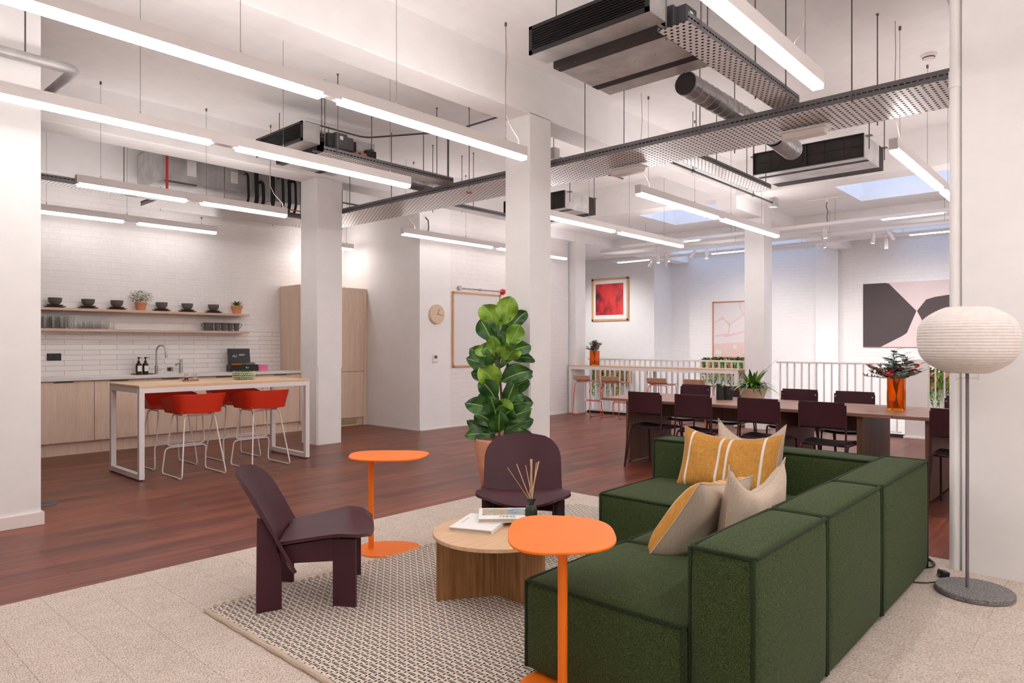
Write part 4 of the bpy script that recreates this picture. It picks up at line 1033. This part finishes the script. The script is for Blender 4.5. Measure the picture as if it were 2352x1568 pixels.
def amber_vase(label, loc, h, r, rz=0):
    t = thing('vase', label, 'vase', loc, rz, 'amber glass vases')
    def ring(rr, z):
        out = []
        for k in range(64):
            a = 2*PI*k/64; c, s_ = math.cos(a), math.sin(a); q = (abs(c)**5+abs(s_)**5)**(-1/5)
            fl = 1+0.03*math.cos(a*16); out.append((rr*q*c*fl, rr*q*s_*fl, z))
        return out
    b = MB(); lv = [(r*0.96,0),(r,0.006),(r,h),(r-0.008,h),(r-0.010,0.02)]; vs = []; fs = []
    for rr, z in lv: vs += ring(rr,z)
    for i in range(len(lv)-1):
        for k in range(64): k2 = (k+1) % 64; fs.append((i*64+k,i*64+k2,(i+1)*64+k2,(i+1)*64+k))
    fs.append(tuple(range(63,-1,-1))); fs.append(tuple((len(lv)-1)*64+k for k in range(64)))
    b.add(vs,fs); b.build('glass','amber',t,ang=50)
    MB().lathe([(0.001,0.021),(r*0.84,0.022),(r*0.84,h*0.30),(0.001,h*0.30)],n=32,cap=False).build('water_and_pebbles','amber',t)
    return t
def bouquet(label, loc, h, sc, seed):
    random.seed(seed); t = thing('bouquet', label, 'flowers', loc, 0, None)
    b = MB(); tips = []
    for k in range(26):
        a = 2*PI*k/26*5+random.uniform(-.2,.2); r = random.uniform(0.02,0.27)*sc; z = h+(0.25-r*0.75+random.uniform(-0.04,0.05))*sc
        tips.append((r*math.cos(a),r*math.sin(a),z)); b.tube([(-0.02*math.cos(a),-0.02*math.sin(a),0.03),(0.03*math.cos(a),0.03*math.sin(a),h),tips[-1]],[0.0025,0.002,0.001],5)
    b.build('stem','stem',t)
    be, bp, bdk = MB(), MB(), MB()
    for k, tp in enumerate(tips):
        kind = k % 4; tip = Vector(tp); st_ = Vector((tp[0]*0.25,tp[1]*0.25,h))
        for q in range(11):
            f = 0.12+0.88*q/10; c = st_.lerp(tip,f); a = q*2.4; dd = Vector((math.cos(a),math.sin(a),0.5))
            if kind in (0,3): leaf(be,c,dd,(0,0,1),0.085*sc,0.068*sc,0.2,4,2,0.1,0.6)
            elif kind == 1: leaf(bp,c,dd,(0,0,1),0.065*sc,0.052*sc,0.1,4,2,0.2,0.6)
            else:
                for z_ in range(3): leaf(bdk,c,(math.cos(a+z_),math.sin(a+z_),random.uniform(0.2,1.5)),(0,0,1),0.055*sc,0.012*sc,0.1,3,2)
    be.build('eucalyptus_leaves','euc',t,weld=False); bp.build('coral_leaves','flower_p',t,weld=False); bdk.build('dark_sprigs','flower_d',t,weld=False)
    for p in ((-0.04,-0.07,0.10),(0.06,-0.04,0.06),(-0.10,0.02,0.05),(0.02,0.06,0.09)):
        c = Vector((p[0]*sc,p[1]*sc,h+p[2]*sc)); b = MB()
        for q in range(18):
            a = q*2.4; e = 0.35+q*0.12; leaf(b,c-Vector((0,0,0.03*sc)),(math.cos(a)*0.5,math.sin(a)*0.5,e),(math.cos(a),math.sin(a),0),0.075*sc,0.032*sc,0.0,4,2,-0.3,0.6)
        b.build('bloom','flower_r',t,weld=False)
    random.seed(5); return t
amber_vase('large amber glass vase of flowers on the dining table', (7.12,1.60,0.721), 0.30, 0.073, 0.1)
bouquet('bouquet of red protea and eucalyptus in the dining table vase', (7.12,1.60,0.721), 0.29, 1.0, 3)
t = thing('potted_plant', 'strap-leaved green plant in a beige bowl on the dining table', 'plant', (7.44,3.10,0.721))
MB().lathe([(0.10,0),(0.115,0.006),(0.155,0.13),(0.147,0.13),(0.14,0.11),(0.001,0.108)],n=40).build('pot','beigec',t)
b = MB(); b2 = MB()
for k in range(58):
    a = k*2.39996; e = 2.4*(1-k/58)**1.2+0.15; Ln = random.uniform(0.24,0.38); leaf(b if k % 2 else b2,(0.03*math.cos(a),0.03*math.sin(a),0.11),(math.cos(a),math.sin(a),e+0.35),(0,0,1),Ln,0.042,0.75 if k > 16 else 0.3,8,2,0.35,0.55)
leaf(b2,(0,0,0.2),Rv*1.0+Vector((0,0,0.9)),(0,0,1),0.42,0.018,0.0,8,2); leaf(b,(0,0,0.16),Rv*-1.0+Vector((0,0,0.7)),(0,0,1),0.36,0.03,0.9,8,2)
b.build('foliage','grass',t,weld=False); b2.build('dark_foliage','grassd',t,weld=False)
t = thing('desk_caddy', 'black leather desk caddy left of the table plant', 'caddy', (7.22,3.33,0.721), math.radians(-50))
def pouch(x, w_, h, d_):
    b = MB(); o = rrect(w_,d_,0.03,5,x,0); i_ = rrect(w_-0.012,d_-0.012,0.025,5,x,0); n = len(o)
    hh = [h*(1.0 if p[0] < x else 0.80) for p in o]
    b.add([(p[0],p[1],0) for p in o]+[(p[0],p[1],hh[k]) for k,p in enumerate(o)]+[(p[0],p[1],hh[k]) for k,p in enumerate(i_)]+[(p[0],p[1],0.005) for p in i_],
        [(k,(k+1)%n,n+(k+1)%n,n+k) for k in range(n)]+[(n+k,n+(k+1)%n,2*n+(k+1)%n,2*n+k) for k in range(n)]+[(2*n+k,2*n+(k+1)%n,3*n+(k+1)%n,3*n+k) for k in range(n)]+[tuple(range(n-1,-1,-1)),tuple(3*n+k for k in range(n))])
    b.build('pouch','leath',t)
pouch(-0.045,0.085,0.175,0.075); pouch(0.045,0.085,0.14,0.075)
MB().box(-0.003,-0.03,0.02,0.003,0.04,0.16).build('divider','leath',t)

# ------------------------------------------------------------------ bar counter and tan stools at the railing
t = thing('bar_counter', 'long white framed bar counter with thin wood top along the railing', 'counter', (10.56,4.66,0))
L = 3.38; MB().box(0,0,0.915,0.36,L,0.937).build('countertop','birchx',t,bevel=0.001)
MB().box(0,0,0.86,0.05,L,0.914).box(0.31,0,0.86,0.36,L,0.914).build('apron','whitem',t)
for y in (0,L/2-0.03,L-0.05):
    MB().box(0,y,0.012,0.05,y+0.05,0.86).box(0.31,y,0.012,0.36,y+0.05,0.86).box(0.05,y,0.012,0.31,y+0.05,0.062).build('frame_leg','whitem',t)
    for x in (0.025,0.335): MB().cyl((x,y+0.025,0),(x,y+0.025,0.013),0.017).build('foot','black',t)
def tan_stool(label, loc, rz):
    t = thing('bar_stool', label, 'stool', loc, rz, 'plywood bar stools at the railing counter')
    sled(t,'orangef',0.635,0.20,0.215,0.26,0.17,0.17,0.165,0.0065)
    def seat(u,v):
        s = v*2-1
        if u < 0.22: q = u/0.22; y = -0.215+0.03*q; z = 0.76-0.085*q; hw = 0.19
        else: q = (u-0.22)/0.78; y = -0.185+0.37*q; z = 0.675-0.02*min(1,q*4)+0.0*q; hw = 0.19+0.01*math.sin(q*PI)
        return (s*hw, y, z-0.006*(1-s*s)*(u > 0.3))
    MB().shell(26,8,seat,0.011).build('seat','ply',t,ang=50)
    return t
ts = tan_stool('plywood bar stool with orange rod frame, leftmost at the railing counter', (10.52,7.56,0), -PI/2)
for y, l in ((6.93,'second from left at the railing counter'),(5.98,'third from left at the railing'),(5.28,'rightmost at the railing counter')):
    dup(ts, (10.52,y,0), -PI/2, 'plywood bar stool with orange rod frame, '+l)
amber_vase('small-looking amber vase of flowers on the railing bar counter', (10.74,7.56,0.938), 0.28, 0.075)
bouquet('flowers and eucalyptus in the vase on the railing bar counter', (10.74,7.56,0.938), 0.27, 0.8, 9)

# ------------------------------------------------------------------ linear suspended lights
CZ = 4.0
RT = {}
def linear_light(label, x0, x1, y, segs, wires, cable=None, zb=2.905, low=0):
    t = thing('linear_light', label, 'light', (0,y,zb), 0, 'suspended linear lights'); 
    b = MB(); b.box(x0,-0.033,0.032,x1,0.033,0.088).box(x0,-0.033,0.0881,x1,-0.030,0.110).box(x0,0.030,0.0881,x1,0.033,0.110).box(x0,-0.0299,0.0881,x0+0.003,0.0299,0.110).box(x1-0.003,-0.0299,0.0881,x1,0.0299,0.110)
    cur = x0
    for a, c in segs:
        if a-cur > 0.003: b.box(cur,-0.033,0.018,a,0.033,0.032)
        cur = c
    if x1-cur > 0.003: b.box(cur,-0.033,0.018,x1,0.033,0.032)
    b.build('housing','whitem',t,smooth=False)
    for a, c in segs: MB().box(a,-0.031,0.0,c,0.031,0.0318).build('diffuser',('tube','tubelow','tubemin','tubekit')[low],t,smooth=False)
    for a, c in segs: MB().box(a,-0.028,0.0882,c,0.028,0.091).build('added_uplight_strip',('upfill','upfill_dim','upfill_low','upfill_dim')[low],t,smooth=False)  # added upward glow inside the housing, fills the ceiling
    for x in wires:
        ct = x[1]-zb if isinstance(x, tuple) else None; x = x[0] if isinstance(x, tuple) else x
        ct = ct or (3.51 if x > 9.62 else CZ)-zb
        MB().cyl((x,0,0.088),(x,0,ct),0.0016,n=5).cyl((x,0,0.108),(x,0,0.135),0.006,n=8).cyl((x,0,ct-0.03),(x,0,ct),0.010,n=8).build('suspension_wire','rod',t)
    if cable:
        x, s_ = cable; H_ = CZ-zb
        MB().tube([(x,0.004,H_),(x+0.02*s_,0.004,H_*0.75),(x-0.01*s_,0.004,H_*0.5),(x,0.004,H_*0.32),(x+0.05*s_,0.004,H_*0.24),(x+0.16*s_,0.004,0.17),(x+0.17*s_,0.004,0.108)],0.0035,6).build('power_cable','cord',t)
    return t
LW = [0.75,1.89,3.03,4.17]; RW = [6.44,7.5,8.5,9.5]
linear_light('longest looking linear light across the top left, ending before the central column',0.42,4.41,3.83,[(0.44,2.42),(2.56,4.40)],LW,(4.17,1))
linear_light('linear light in the second row from the top left',0.42,4.41,5.37,[(0.44,2.40),(2.62,4.40)],LW,low=1)
linear_light('linear light in the third row above the white bar table',2.13,4.41,7.74,[(2.15,3.19),(3.37,4.40)],[2.35,3.42,4.2],(4.2,1))
linear_light('linear light closest to the kitchen brick wall above the bowls shelf',2.13,4.41,9.66,[(2.15,3.19),(3.37,4.40)],[2.35,3.24,(4.2,3.125)],None,low=3)
linear_light('short linear light right of the kitchen column',5.80,6.72,9.66,[(5.82,6.71)],[5.95,6.6])
linear_light('linear light above the clock and whiteboard',6.22,10.08,7.74,[(6.24,8.08),(8.24,10.07)],RW,(6.3,1),low=2)
linear_light('linear light right of the central column, ending above the red print',6.22,10.08,5.37,[(6.24,8.08),(8.24,10.07)],RW,(6.3,1))
linear_light('linear light crossing the left skylight',6.22,10.08,3.83,[(6.24,8.08),(8.24,10.07)],RW,(6.3,1))
linear_light('bright linear light at the top right above the cable tray',0.42,4.41,1.42,[(0.44,2.42),(2.56,4.40)],LW,(4.17,-1),low=1)
linear_light('steep linear light meeting the right pier near the large skylight',6.22,10.08,1.42,[(6.24,8.08),(8.24,10.07)],RW,(6.3,1))
# the same system extended out of view; dining and far-left lights added for fill
for y, l in ((-0.6,'just behind the camera'),(-2.2,'near the back wall')):
    linear_light('linear light hanging %s over the lounge' % l,0.42,4.41,y,[(0.44,2.42),(2.56,4.40)],LW)
    linear_light('added linear fill light hanging %s on the dining side' % l,6.22,10.08,y,[(6.24,8.08),(8.24,10.07)],RW)
for y, l in ((-2.2,'back row'),(-0.6,'row behind the camera'),(1.42,'first row'),(3.83,'second row'),(5.37,'row by the left pier')):
    linear_light('added linear fill light out of view at the far left, %s' % l,-3.3,-1.4,y,[(-3.28,-1.42)],[-3.0,-1.7],low=2)

# ------------------------------------------------------------------ cable trays
def rods(t, pts, z0, r=0.005, top=CZ):
    for x, y in pts: MB().cyl((x,y,z0),(x,y,top),r,n=6).cyl((x,y,top-0.012),(x,y,top),r*2.2,n=8).build('hanger_rod','rod',t)
t = thing('cable_tray', 'wide perforated cable tray crossing the room diagonally in the picture', 'cable tray', (0,0,0))
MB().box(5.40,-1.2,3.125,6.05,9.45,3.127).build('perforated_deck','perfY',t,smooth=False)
MB().box(5.398,-1.2,3.125,5.40,9.45,3.195).box(5.398,-1.2,3.195,5.415,9.45,3.197).build('near_lip','lipY',t,smooth=False)
MB().box(6.05,-1.2,3.125,6.052,9.45,3.195).build('far_lip','lipY',t,smooth=False)

rods(t,[(5.38,y) for y in (0.3,1.5,2.7,3.9,5.5,6.9,7.8,9.0)]+[(6.07,y) for y in (0.9,1.5,2.7,3.9,5.5,6.9,9.0)],3.10)
def branch_tray(label, x0, x1, y, rx):
    t = thing('cable_tray', label, 'cable tray', (0,0,0), 0, 'narrow branch cable trays')
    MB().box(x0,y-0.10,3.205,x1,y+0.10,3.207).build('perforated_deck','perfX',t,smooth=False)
    for sy in (-1,1): MB().box(x0,y+sy*0.10-0.001,3.205,x1,y+sy*0.10+0.001,3.262).build('slotted_lip','lipX',t,smooth=False)
    rods(t,[(x,y+s_*0.115) for x in rx for s_ in (-1,1)],3.20)
    return t
branch_tray('narrow branch tray running from the large black fan coil unit to the main tray',3.62,5.42,1.99,(3.75,5.1))
branch_tray('narrow branch tray under the left fan coil unit',3.70,5.42,5.90,(3.85,5.15))
branch_tray('narrow branch tray left of the open-backed fan coil unit',6.03,8.20,3.29,(6.7,8.0))
branch_tray('narrow branch tray seen just left of the central column',6.03,8.40,6.88,(6.7,8.2))
t = thing('cable_tray', 'wide perforated tray above the kitchen between the left pier and column', 'cable tray', (0,0,0))
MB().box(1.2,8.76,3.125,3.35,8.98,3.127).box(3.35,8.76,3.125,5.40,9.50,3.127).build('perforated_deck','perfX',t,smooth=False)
MB().box(1.2,8.758,3.125,5.40,8.76,3.195).build('slotted_lip','lipX',t,smooth=False)
MB().box(3.348,8.98,3.125,3.35,9.5,3.19).box(3.35,9.5,3.125,5.4,9.502,3.19).build('end_lip','lipX',t,smooth=False)
rods(t,[(x,8.745) for x in (1.9,2.9,4.1,5.2)]+[(x,9.515) for x in (3.6,5.2)],3.11)
t = thing('cable_bundle', 'coils of red cable lying on the tray left of the central column', 'cable', (0,0,3.135), 0)
for k in range(7):
    a = k*0.6; MB().tube([(5.62+0.12*math.cos(a_)+0.02*k,5.35+(0.42+0.04*math.sin(k*2))*math.sin(a_),0.03+0.012*k+0.05*math.cos(a_*2+a)) for a_ in [2*PI*i/26 for i in range(26)]],0.006,6,True).build('coil','redpipe',t)
tag(MB().tube([(5.5,4.2-0.15*k,3.145+0.06*max(0,math.sin(k*0.35))) for k in range(12)],0.006,6).tube([(5.55,4.3-0.16*k,3.145+0.075*max(0,math.sin(k*0.33))) for k in range(12)],0.006,6).build('cable','redpipe'), 'two red cables on the tray just right of the central column', 'cable')
tag(MB().tube([(2.6,8.62,3.19),(3.2,8.62,3.195),(5.3,8.62,3.2)],0.008,6).tube([(3.35,8.66,3.2),(3.35,8.66,4.0)],0.016,8).build('pipe','redpipe'), 'thin red pipe above the kitchen tray with a vertical drop', 'pipe')

# ------------------------------------------------------------------ fan coil units
def grille_unit(label, x, y0, y1, spig, y_sp):
    t = thing('fan_coil_unit', label, 'air conditioner', (x,(y0+y1)/2,3.40), 0, 'ceiling fan coil units'); w_ = (y1-y0)/2
    zb, zt = 0.045, 0.25
    MB().box(0.0,-w_,zb,0.20,w_,zt).build('plenum','galv',t,smooth=False,bevel=0.002)
    b = MB().box(-0.012,-w_,zb,0,w_,zb+0.03).box(-0.012,-w_,zt-0.025,0,w_,zt).box(-0.012,-w_,zb,0,-w_+0.03,zt).box(-0.012,w_-0.03,zb,0,w_,zt); b.build('grille_frame','black',t,smooth=False)
    b = MB(); n = 9
    for k in range(n): b.cbox((-0.006,0,zb+0.036+k*(zt-zb-0.062)/(n-1)),(0.016,2*w_-0.06,0.003),(0,0.5,0))
    b.build('louvre','black',t,smooth=False); MB().box(-0.002,-w_+0.03,zb+0.03,0.0005,w_-0.03,zt-0.025).build('grille_back','darkband',t,smooth=False)
    bw = w_-0.06
    MB().box(0.205,-bw,0.0,0.95,bw,0.22).build('casing','galv',t,smooth=False,bevel=0.002)
    for a, c in ((0.203,0.29),(0.70,0.78)): MB().box(a,-bw-0.002,-0.003,c,bw+0.002,0.10 if a < 0.3 else 0.0).build('insulation_band','darkband',t,smooth=False)
    MB().box(0.203,-bw-0.002,0.0,0.7,-bw-0.0005,0.19).build('side_panel','darkband',t,smooth=False)
    b = MB()
    for k in range(6):
        for xx in (0.215,0.50,0.93): b.cyl((xx,-bw+0.03+k*(2*bw-0.06)/5,-0.006),(xx,-bw+0.03+k*(2*bw-0.06)/5,0),0.006,n=6)
    b.build('screw','chrome',t)
    MB().cbox((0.42,-bw-0.08,0.12),(0.15,0.10,0.16)).box(0.30,-bw-0.06,0.06,0.62,-bw,0.2).build('control_box','galvd',t,bevel=0.002)
    MB().box(0.40,-bw-0.132,0.13,0.44,-bw-0.1301,0.17).build('label_sticker','paper',t)
    MB().cyl((0.72,-bw-0.03,0.05),(0.80,-bw-0.03,0.05),0.03).cyl((0.66,-bw-0.03,0.06),(0.66,-bw-0.03,0.0),0.02).build('valve','frameb',t); MB().box(0.8,-bw-0.06,0.01,0.93,-bw,0.12).build('valve_cover','black',t,bevel=0.003)
    for sx in (0.25,0.9):
        for sy in (-1,1): b = MB(); b.cyl((sx,sy*(bw+0.012),0.15),(sx,sy*(bw+0.012),0.60),0.005,n=6).box(sx-0.02,sy*(bw+0.02)-0.012,0.14,sx+0.02,sy*(bw+0.02)+0.012,0.15); b.build('hanger_rod','rod',t)
    return t
grille_unit('large black-grilled fan coil unit at the top centre beside the branch tray',3.80,2.25,3.25,None,None)
grille_unit('black-grilled fan coil unit seen between the first two linear lights',3.80,6.34,7.31,None,None)
def spiral_duct(label, x0, x1, y, z, r, flex=False, tilt=0):
    t = thing('spiral_duct', label, 'duct', (x0,y,z), 0, 'round ventilation ducts'); L = x1-x0
    MB().tube([(0,0,0),(L,0,tilt)],r,28,cap=False).build('duct','duct',t)
    b = MB(); pitch = 0.11 if not flex else 0.035; n = int(L/pitch)
    for k in range(n):
        b.tube([(pitch*k+pitch*0.35*(q/16),(r+0.001)*math.cos(2*PI*q/16),(r+0.001)*math.sin(2*PI*q/16)+tilt*k/n) for q in range(17)],0.003 if not flex else 0.006,5)
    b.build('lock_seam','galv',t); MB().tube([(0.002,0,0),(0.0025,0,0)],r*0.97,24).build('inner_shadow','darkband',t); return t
spiral_duct('shiny spiral duct leaving the large fan coil unit',4.78,6.55,2.52,3.335,0.088)
spiral_duct('spiral duct behind the left fan coil unit, under the branch tray',4.78,6.0,6.55,3.335,0.088)
spiral_duct('ribbed flexible duct end hanging beyond the main cable tray',6.56,7.05,2.52,3.33,0.095,True,-0.03)
def filter_unit(label, x, y0, y1):
    t = thing('fan_coil_unit', label, 'air conditioner', (x,y0,3.345), 0, 'ceiling fan coil units'); L = y1-y0; h = 0.255
    MB().box(0.03,0,0,0.62,L,h).build('casing','galv',t,smooth=False,bevel=0.002)
    MB().box(0.62,0.0,-0.002,0.80,L,h).build('rear_casing','darkband',t,smooth=False)
    MB().box(0.018,0.012,0.012,0.029,L-0.012,h-0.012).build('filter','filter',t,smooth=False)
    b = MB().box(0.0,0,0,0.03,L,0.012).box(0,0,h-0.012,0.03,L,h)
    n = 2 if L > 1 else 2
    for k in range(n*3+1):
        y = L*k/(n*3); wd = 0.012 if k % 3 == 0 else 0.004; b.box(0.0 if k % 3 == 0 else 0.012,max(0,y-wd),0.01,0.03,min(L,y+wd),h-0.01)
    b.box(0.012,0,h*0.5-0.003,0.03,L,h*0.5+0.003)
    b.build('filter_frame','black',t,smooth=False)
    b = MB()
    for k in range(4): b.tube([(0.0155,L*(0.17+0.21*k)-0.0,h*0.5),(0.0175,L*(0.17+0.21*k),h*0.5)],h*0.34,24)
    b.build('fan_housing','darkband',t)
    for a in (0.16,0.60): MB().box(a,0.0,-0.003,a+0.07,L,0.0).build('insulation_band','darkband',t,smooth=False)
    for sx in (0.10,0.72):
        for sy in (-0.03,L+0.03): b = MB(); b.cyl((sx,sy,0.10),(sx,sy,0.655 if sx+x < 9.6 else 0.16),0.006,n=6).box(sx-0.03,sy-0.03,h-0.02,sx+0.03,sy+0.03,h-0.01); b.build('hanger_rod','rod',t)
    return t
filter_unit('open-backed fan coil unit with black filters near the right skylight',7.95,2.10,3.31)
filter_unit('small looking fan coil unit right of the central column',7.95,6.14,7.35)
t = thing('fan_coil_unit', 'grey ducted unit with black pipes above the kitchen cabinets', 'air conditioner', (3.45,9.06,3.42), 0, 'ceiling fan coil units')
MB().box(0,0,0,0.45,0.85,0.45).build('end_duct','galv',t,smooth=False,bevel=0.002); MB().box(0.45,0.05,0.02,1.6,0.95,0.42).build('casing','galv',t,smooth=False,bevel=0.002); MB().box(1.6,0.15,0.0,2.6,0.95,0.36).build('duct_extension','galv',t,smooth=False)
MB().box(0.30,-0.012,0.10,0.42,0.0,0.30).build('label_plate','whites',t); MB().box(0.9,0.03,0.12,1.0,0.05,0.28).build('label_plate','whites',t); MB().box(0.02,-0.02,-0.02,0.42,0.0,0.0).build('bracket','galvd',t)
for k, (x, r, z1) in enumerate(((1.10,0.016,0.28),(1.22,0.028,0.36),(1.32,0.022,0.2),(1.46,0.03,0.40),(1.62,0.02,0.33),(1.72,0.024,0.36),(1.82,0.018,0.3),(1.98,0.03,0.38))):
    MB().tube(fillet([(x+(0.12 if k % 2 else 0),0.14,z1),(x,-0.06,z1),(x,-0.08,-0.1),(x-0.05,-0.06,-0.25),(x-0.4,0.0,-0.265)],0.08,5),r,10).build('insulated_pipe','rubber',t)
MB().tube([(1.0,0.0,0.28),(1.06,-0.06,0.28)],0.03,12).build('valve','lampgrey',t)
# insulated foil pipe by the left pier
t = thing('foil_pipe', 'silver foil-wrapped pipe bending beside the left pier', 'pipe', (0,0,0))
MB().tube(fillet([(-2.5,5.88,3.385),(1.62,5.88,3.395),(1.62,7.9,3.41)],0.07,4),0.038,14).build('pipe','chrome' if False else 'galv',t); MB().cyl((1.30,5.88,3.42),(1.30,5.88,4.0),0.006,n=6).build('hanger_rod','rod',t)
# conduits, junction boxes
def conduit(label, pts, r=0.0125, box=None, hang=()):
    t = thing('conduit', label, 'conduit', (0,0,0)); MB().tube(fillet(pts,0.12,5),r,8).build('tube','galvd',t)
    for x, y, z in hang: MB().cyl((x,y,z),(x,y,4.0),0.005,n=6).cbox((x,y,z),(0.03,0.03,0.035)).build('hanger_rod','rod',t)
    if box: MB().cbox(box,(0.10,0.10,0.13)).build('junction_box','galv',t,bevel=0.003)
    return t
conduit('long steel conduit sloping towards the far column, ending in a grey box',[(6.3,3.70,3.32),(9.60,3.70,3.32)],0.014,(9.60,3.70,3.33),((7.2,3.70,3.32),(8.9,3.70,3.32)))
conduit('conduit with yellow-labelled junction box right of the central column',[(6.15,4.9,3.2),(6.15,4.9,3.50),(7.6,4.9,3.50)],0.012,(6.15,4.9,3.52),((6.15,4.9,3.58),(7.3,4.9,3.5)))
conduit('bent conduit under the ceiling behind the left fan coil unit',[(4.35,7.2,3.96),(5.2,7.2,3.96),(5.75,6.2,3.96),(5.75,4.65,3.96)],0.011)
conduit('pair of vertical conduits dropping to the main tray behind the second light',[(5.75,6.25,3.96),(5.75,6.25,3.2)],0.012)
conduit('conduit and junction box right of the kitchen column',[(5.6,8.7,3.2),(5.6,8.7,3.45),(6.7,8.7,3.45)],0.013,(5.6,8.7,3.44),((5.6,8.7,3.5),))
conduit('conduit with bracket under the low beam right of the central column',[(6.2,6.3,3.0),(8.6,6.3,3.0)],0.01) if False else None
def emergency(label, loc):
    t = thing('emergency_light', label, 'light', loc, 0, 'emergency luminaires under the tray')
    MB().box(-0.07,-0.19,0.0,0.07,0.19,0.02).build('base','trimw',t,bevel=0.004); MB().prism(rrect(0.10,0.34,0.03),-0.05,0.0,rrect(0.13,0.36,0.03)).build('cover','trimw',t,bevel=0.006)
emergency('white emergency luminaire under the tray below the top right light',(5.80,1.98,3.088))
emergency('white emergency luminaire under the tray right of the central column',(5.86,3.72,3.088))
t = thing('smoke_detector', 'white round smoke detector on the ceiling at the upper right', 'detector', (7.24,1.36,3.999))
MB().lathe([(0.001,-0.055),(0.035,-0.052),(0.045,-0.035),(0.055,-0.022),(0.055,-0.008),(0.07,-0.006),(0.07,0)],n=32).build('body','trimw',t); MB().lathe([(0.050,-0.034),(0.0515,-0.030),(0.053,-0.026)],n=32,cap=False).build('vent_ring','black',t)
t = thing('wall_sensor', 'small grey sensor on a curved arm above the clock', 'sensor', (6.95,8.09,3.05))
MB().tube([(0,-0.02,0.25),(0.03,-0.05,0.2),(0.03,-0.06,0.1),(0.03,-0.05,0.03)],0.010,8).build('arm','galvd',t); MB().lathe([(0.001,-0.03),(0.03,-0.02),(0.038,0.01),(0.02,0.035),(0.001,0.04)],(0.03,-0.05,0),20,False).build('head','galv',t)

# ------------------------------------------------------------------ tracks, LED strips and spotlights of the hall side
def track(label, x, y0, y1, leds, z=3.1):
    t = thing('light_track', label, 'light', (x,y0,z), 0, 'long white light tracks'); L = y1-y0
    MB().box(-0.02,0,0,0.02,L,0.05).build('rail','whitem',t,smooth=False)
    for a, c in leds: MB().box(-0.016,a-y0,-0.012,0.016,c-y0,-0.0005).build('led_strip','strip',t,smooth=False)
    for k in range(int(L/1.6)+1):
        y = 0.1+k*1.6
        if y < L: MB().cyl((0,y,0.05),(0,y,0.41 if not (12.0 < x < 12.35) else 0.17),0.0018,n=5).build('suspension_wire','rod',t)
    return t
t = thing('ceiling_bracket', 'small white ceiling bracket with a black cable left of the right skylight', 'bracket', (10.66,3.31,3.508))
MB().box(-0.03,-0.28,-0.02,0.03,0.28,0.0).cyl((0,0,-0.02),(0,0,-0.06),0.03).build('plate','whitem',t); MB().tube([(0,0,-0.05),(0.01,0.02,-0.12),(-0.01,-0.01,-0.2),(0.01,0.01,-0.28),(0,0,-0.36)],0.005,6).build('cable','black',t)
track('nearest white track with LED strip under the right skylight',10.66,1.5,6.9,[(1.83,2.57),(5.36,5.80)])
track('long middle track carrying spotlights across the hall opening',11.72,1.9,8.0,[])
track('farthest track with LED strips above the art wall',12.46,1.0,8.25,[(1.9,2.6),(5.28,6.0),(7.4,8.15)])
def spot(label, loc, dirv, glow=1):
    t = thing('spotlight', label, 'spotlight', loc, 0, 'white cylinder spotlights on the tracks')
    d = Vector(dirv).normalized(); j = Vector((0,0,-0.03))
    MB().cyl((0,0,0),(0,0,-0.03),0.012,n=10).build('bracket','whitem',t); MB().tube([j,j+d*0.15],0.029,20).build('body','whitem',t)
    if glow:
        MB().tube([j+d*0.1505,j+d*0.153],0.024,20).build('lens','spot',t)
        ld = bpy.data.lights.new('beam','SPOT'); ld.energy = 36; ld.spot_size = 2.0; ld.spot_blend = 1.0; ld.color = TUBE_COL[:3]; ld.shadow_soft_size = 0.05
        lo = bpy.data.objects.new('beam', ld); COL.objects.link(lo); lo.parent = t; lo.location = j+d*0.17; lo.rotation_euler = (-(d*0.6+Vector((0.55,0,-0.25)))).to_track_quat('Z','Y').to_euler()
for (x, y, d, g, l) in ((11.72,4.72,(0,0,-1),False,'upright cylinder just right of the far column'),(11.72,5.75,(0,0,-1),True,'upright cylinder below the left skylight'),(11.72,3.7,(0.5,0,-1),True,'glowing head left of the white pilaster'),(11.72,2.95,(0.4,0.2,-1),True,'glowing head right of the white pilaster'),(11.72,2.75,(0.3,-0.6,-1),False,'tilted white head at the end of the middle track'),
        (12.46,2.95,(0.1,0,-1),True,'upright cylinder above the charcoal canvas'),(11.72,6.75,(0,0,-1),True,'upright glowing cylinder left of the copper-framed picture'),(11.72,6.6,(0.5,-0.3,-1),True,'angled glowing head close to the upright one'),(11.72,5.98,(-0.3,0.7,-1),False,'tilted unlit head between the two pictures'),(12.46,7.3,(-.2,0.6,-1),False,'tilted head above the red print at left'),(12.46,7.0,(0,0,-1),False,'pale upright cylinder right of the red print'),(10.66,3.35,(0.3,0,-1),True,'bright head under the corner of the nearest track')):
    spot('white spotlight, '+l,(x,y,3.1-0.0005),d,g)
for x, y, a in ((13.6,2.9,0.5),(13.6,6.2,0.5),(13.0,9.6,0.4),(13,0.5,0)):  # fill beams added to light the hall walls, no lamp head
    ld = bpy.data.lights.new('added_hall_beam','SPOT'); ld.energy = 80; ld.spot_size = 1.7; ld.spot_blend = 0.9; ld.color = TUBE_COL[:3]; ld.shadow_soft_size = 0.08
    lo = bpy.data.objects.new('added_hall_beam', ld); COL.objects.link(lo); lo.location = (12.5, y, 2.9); lo.rotation_euler = (Vector((12.5,y,2.9))-Vector((15.2,y,0.6))).to_track_quat('Z','Y').to_euler()
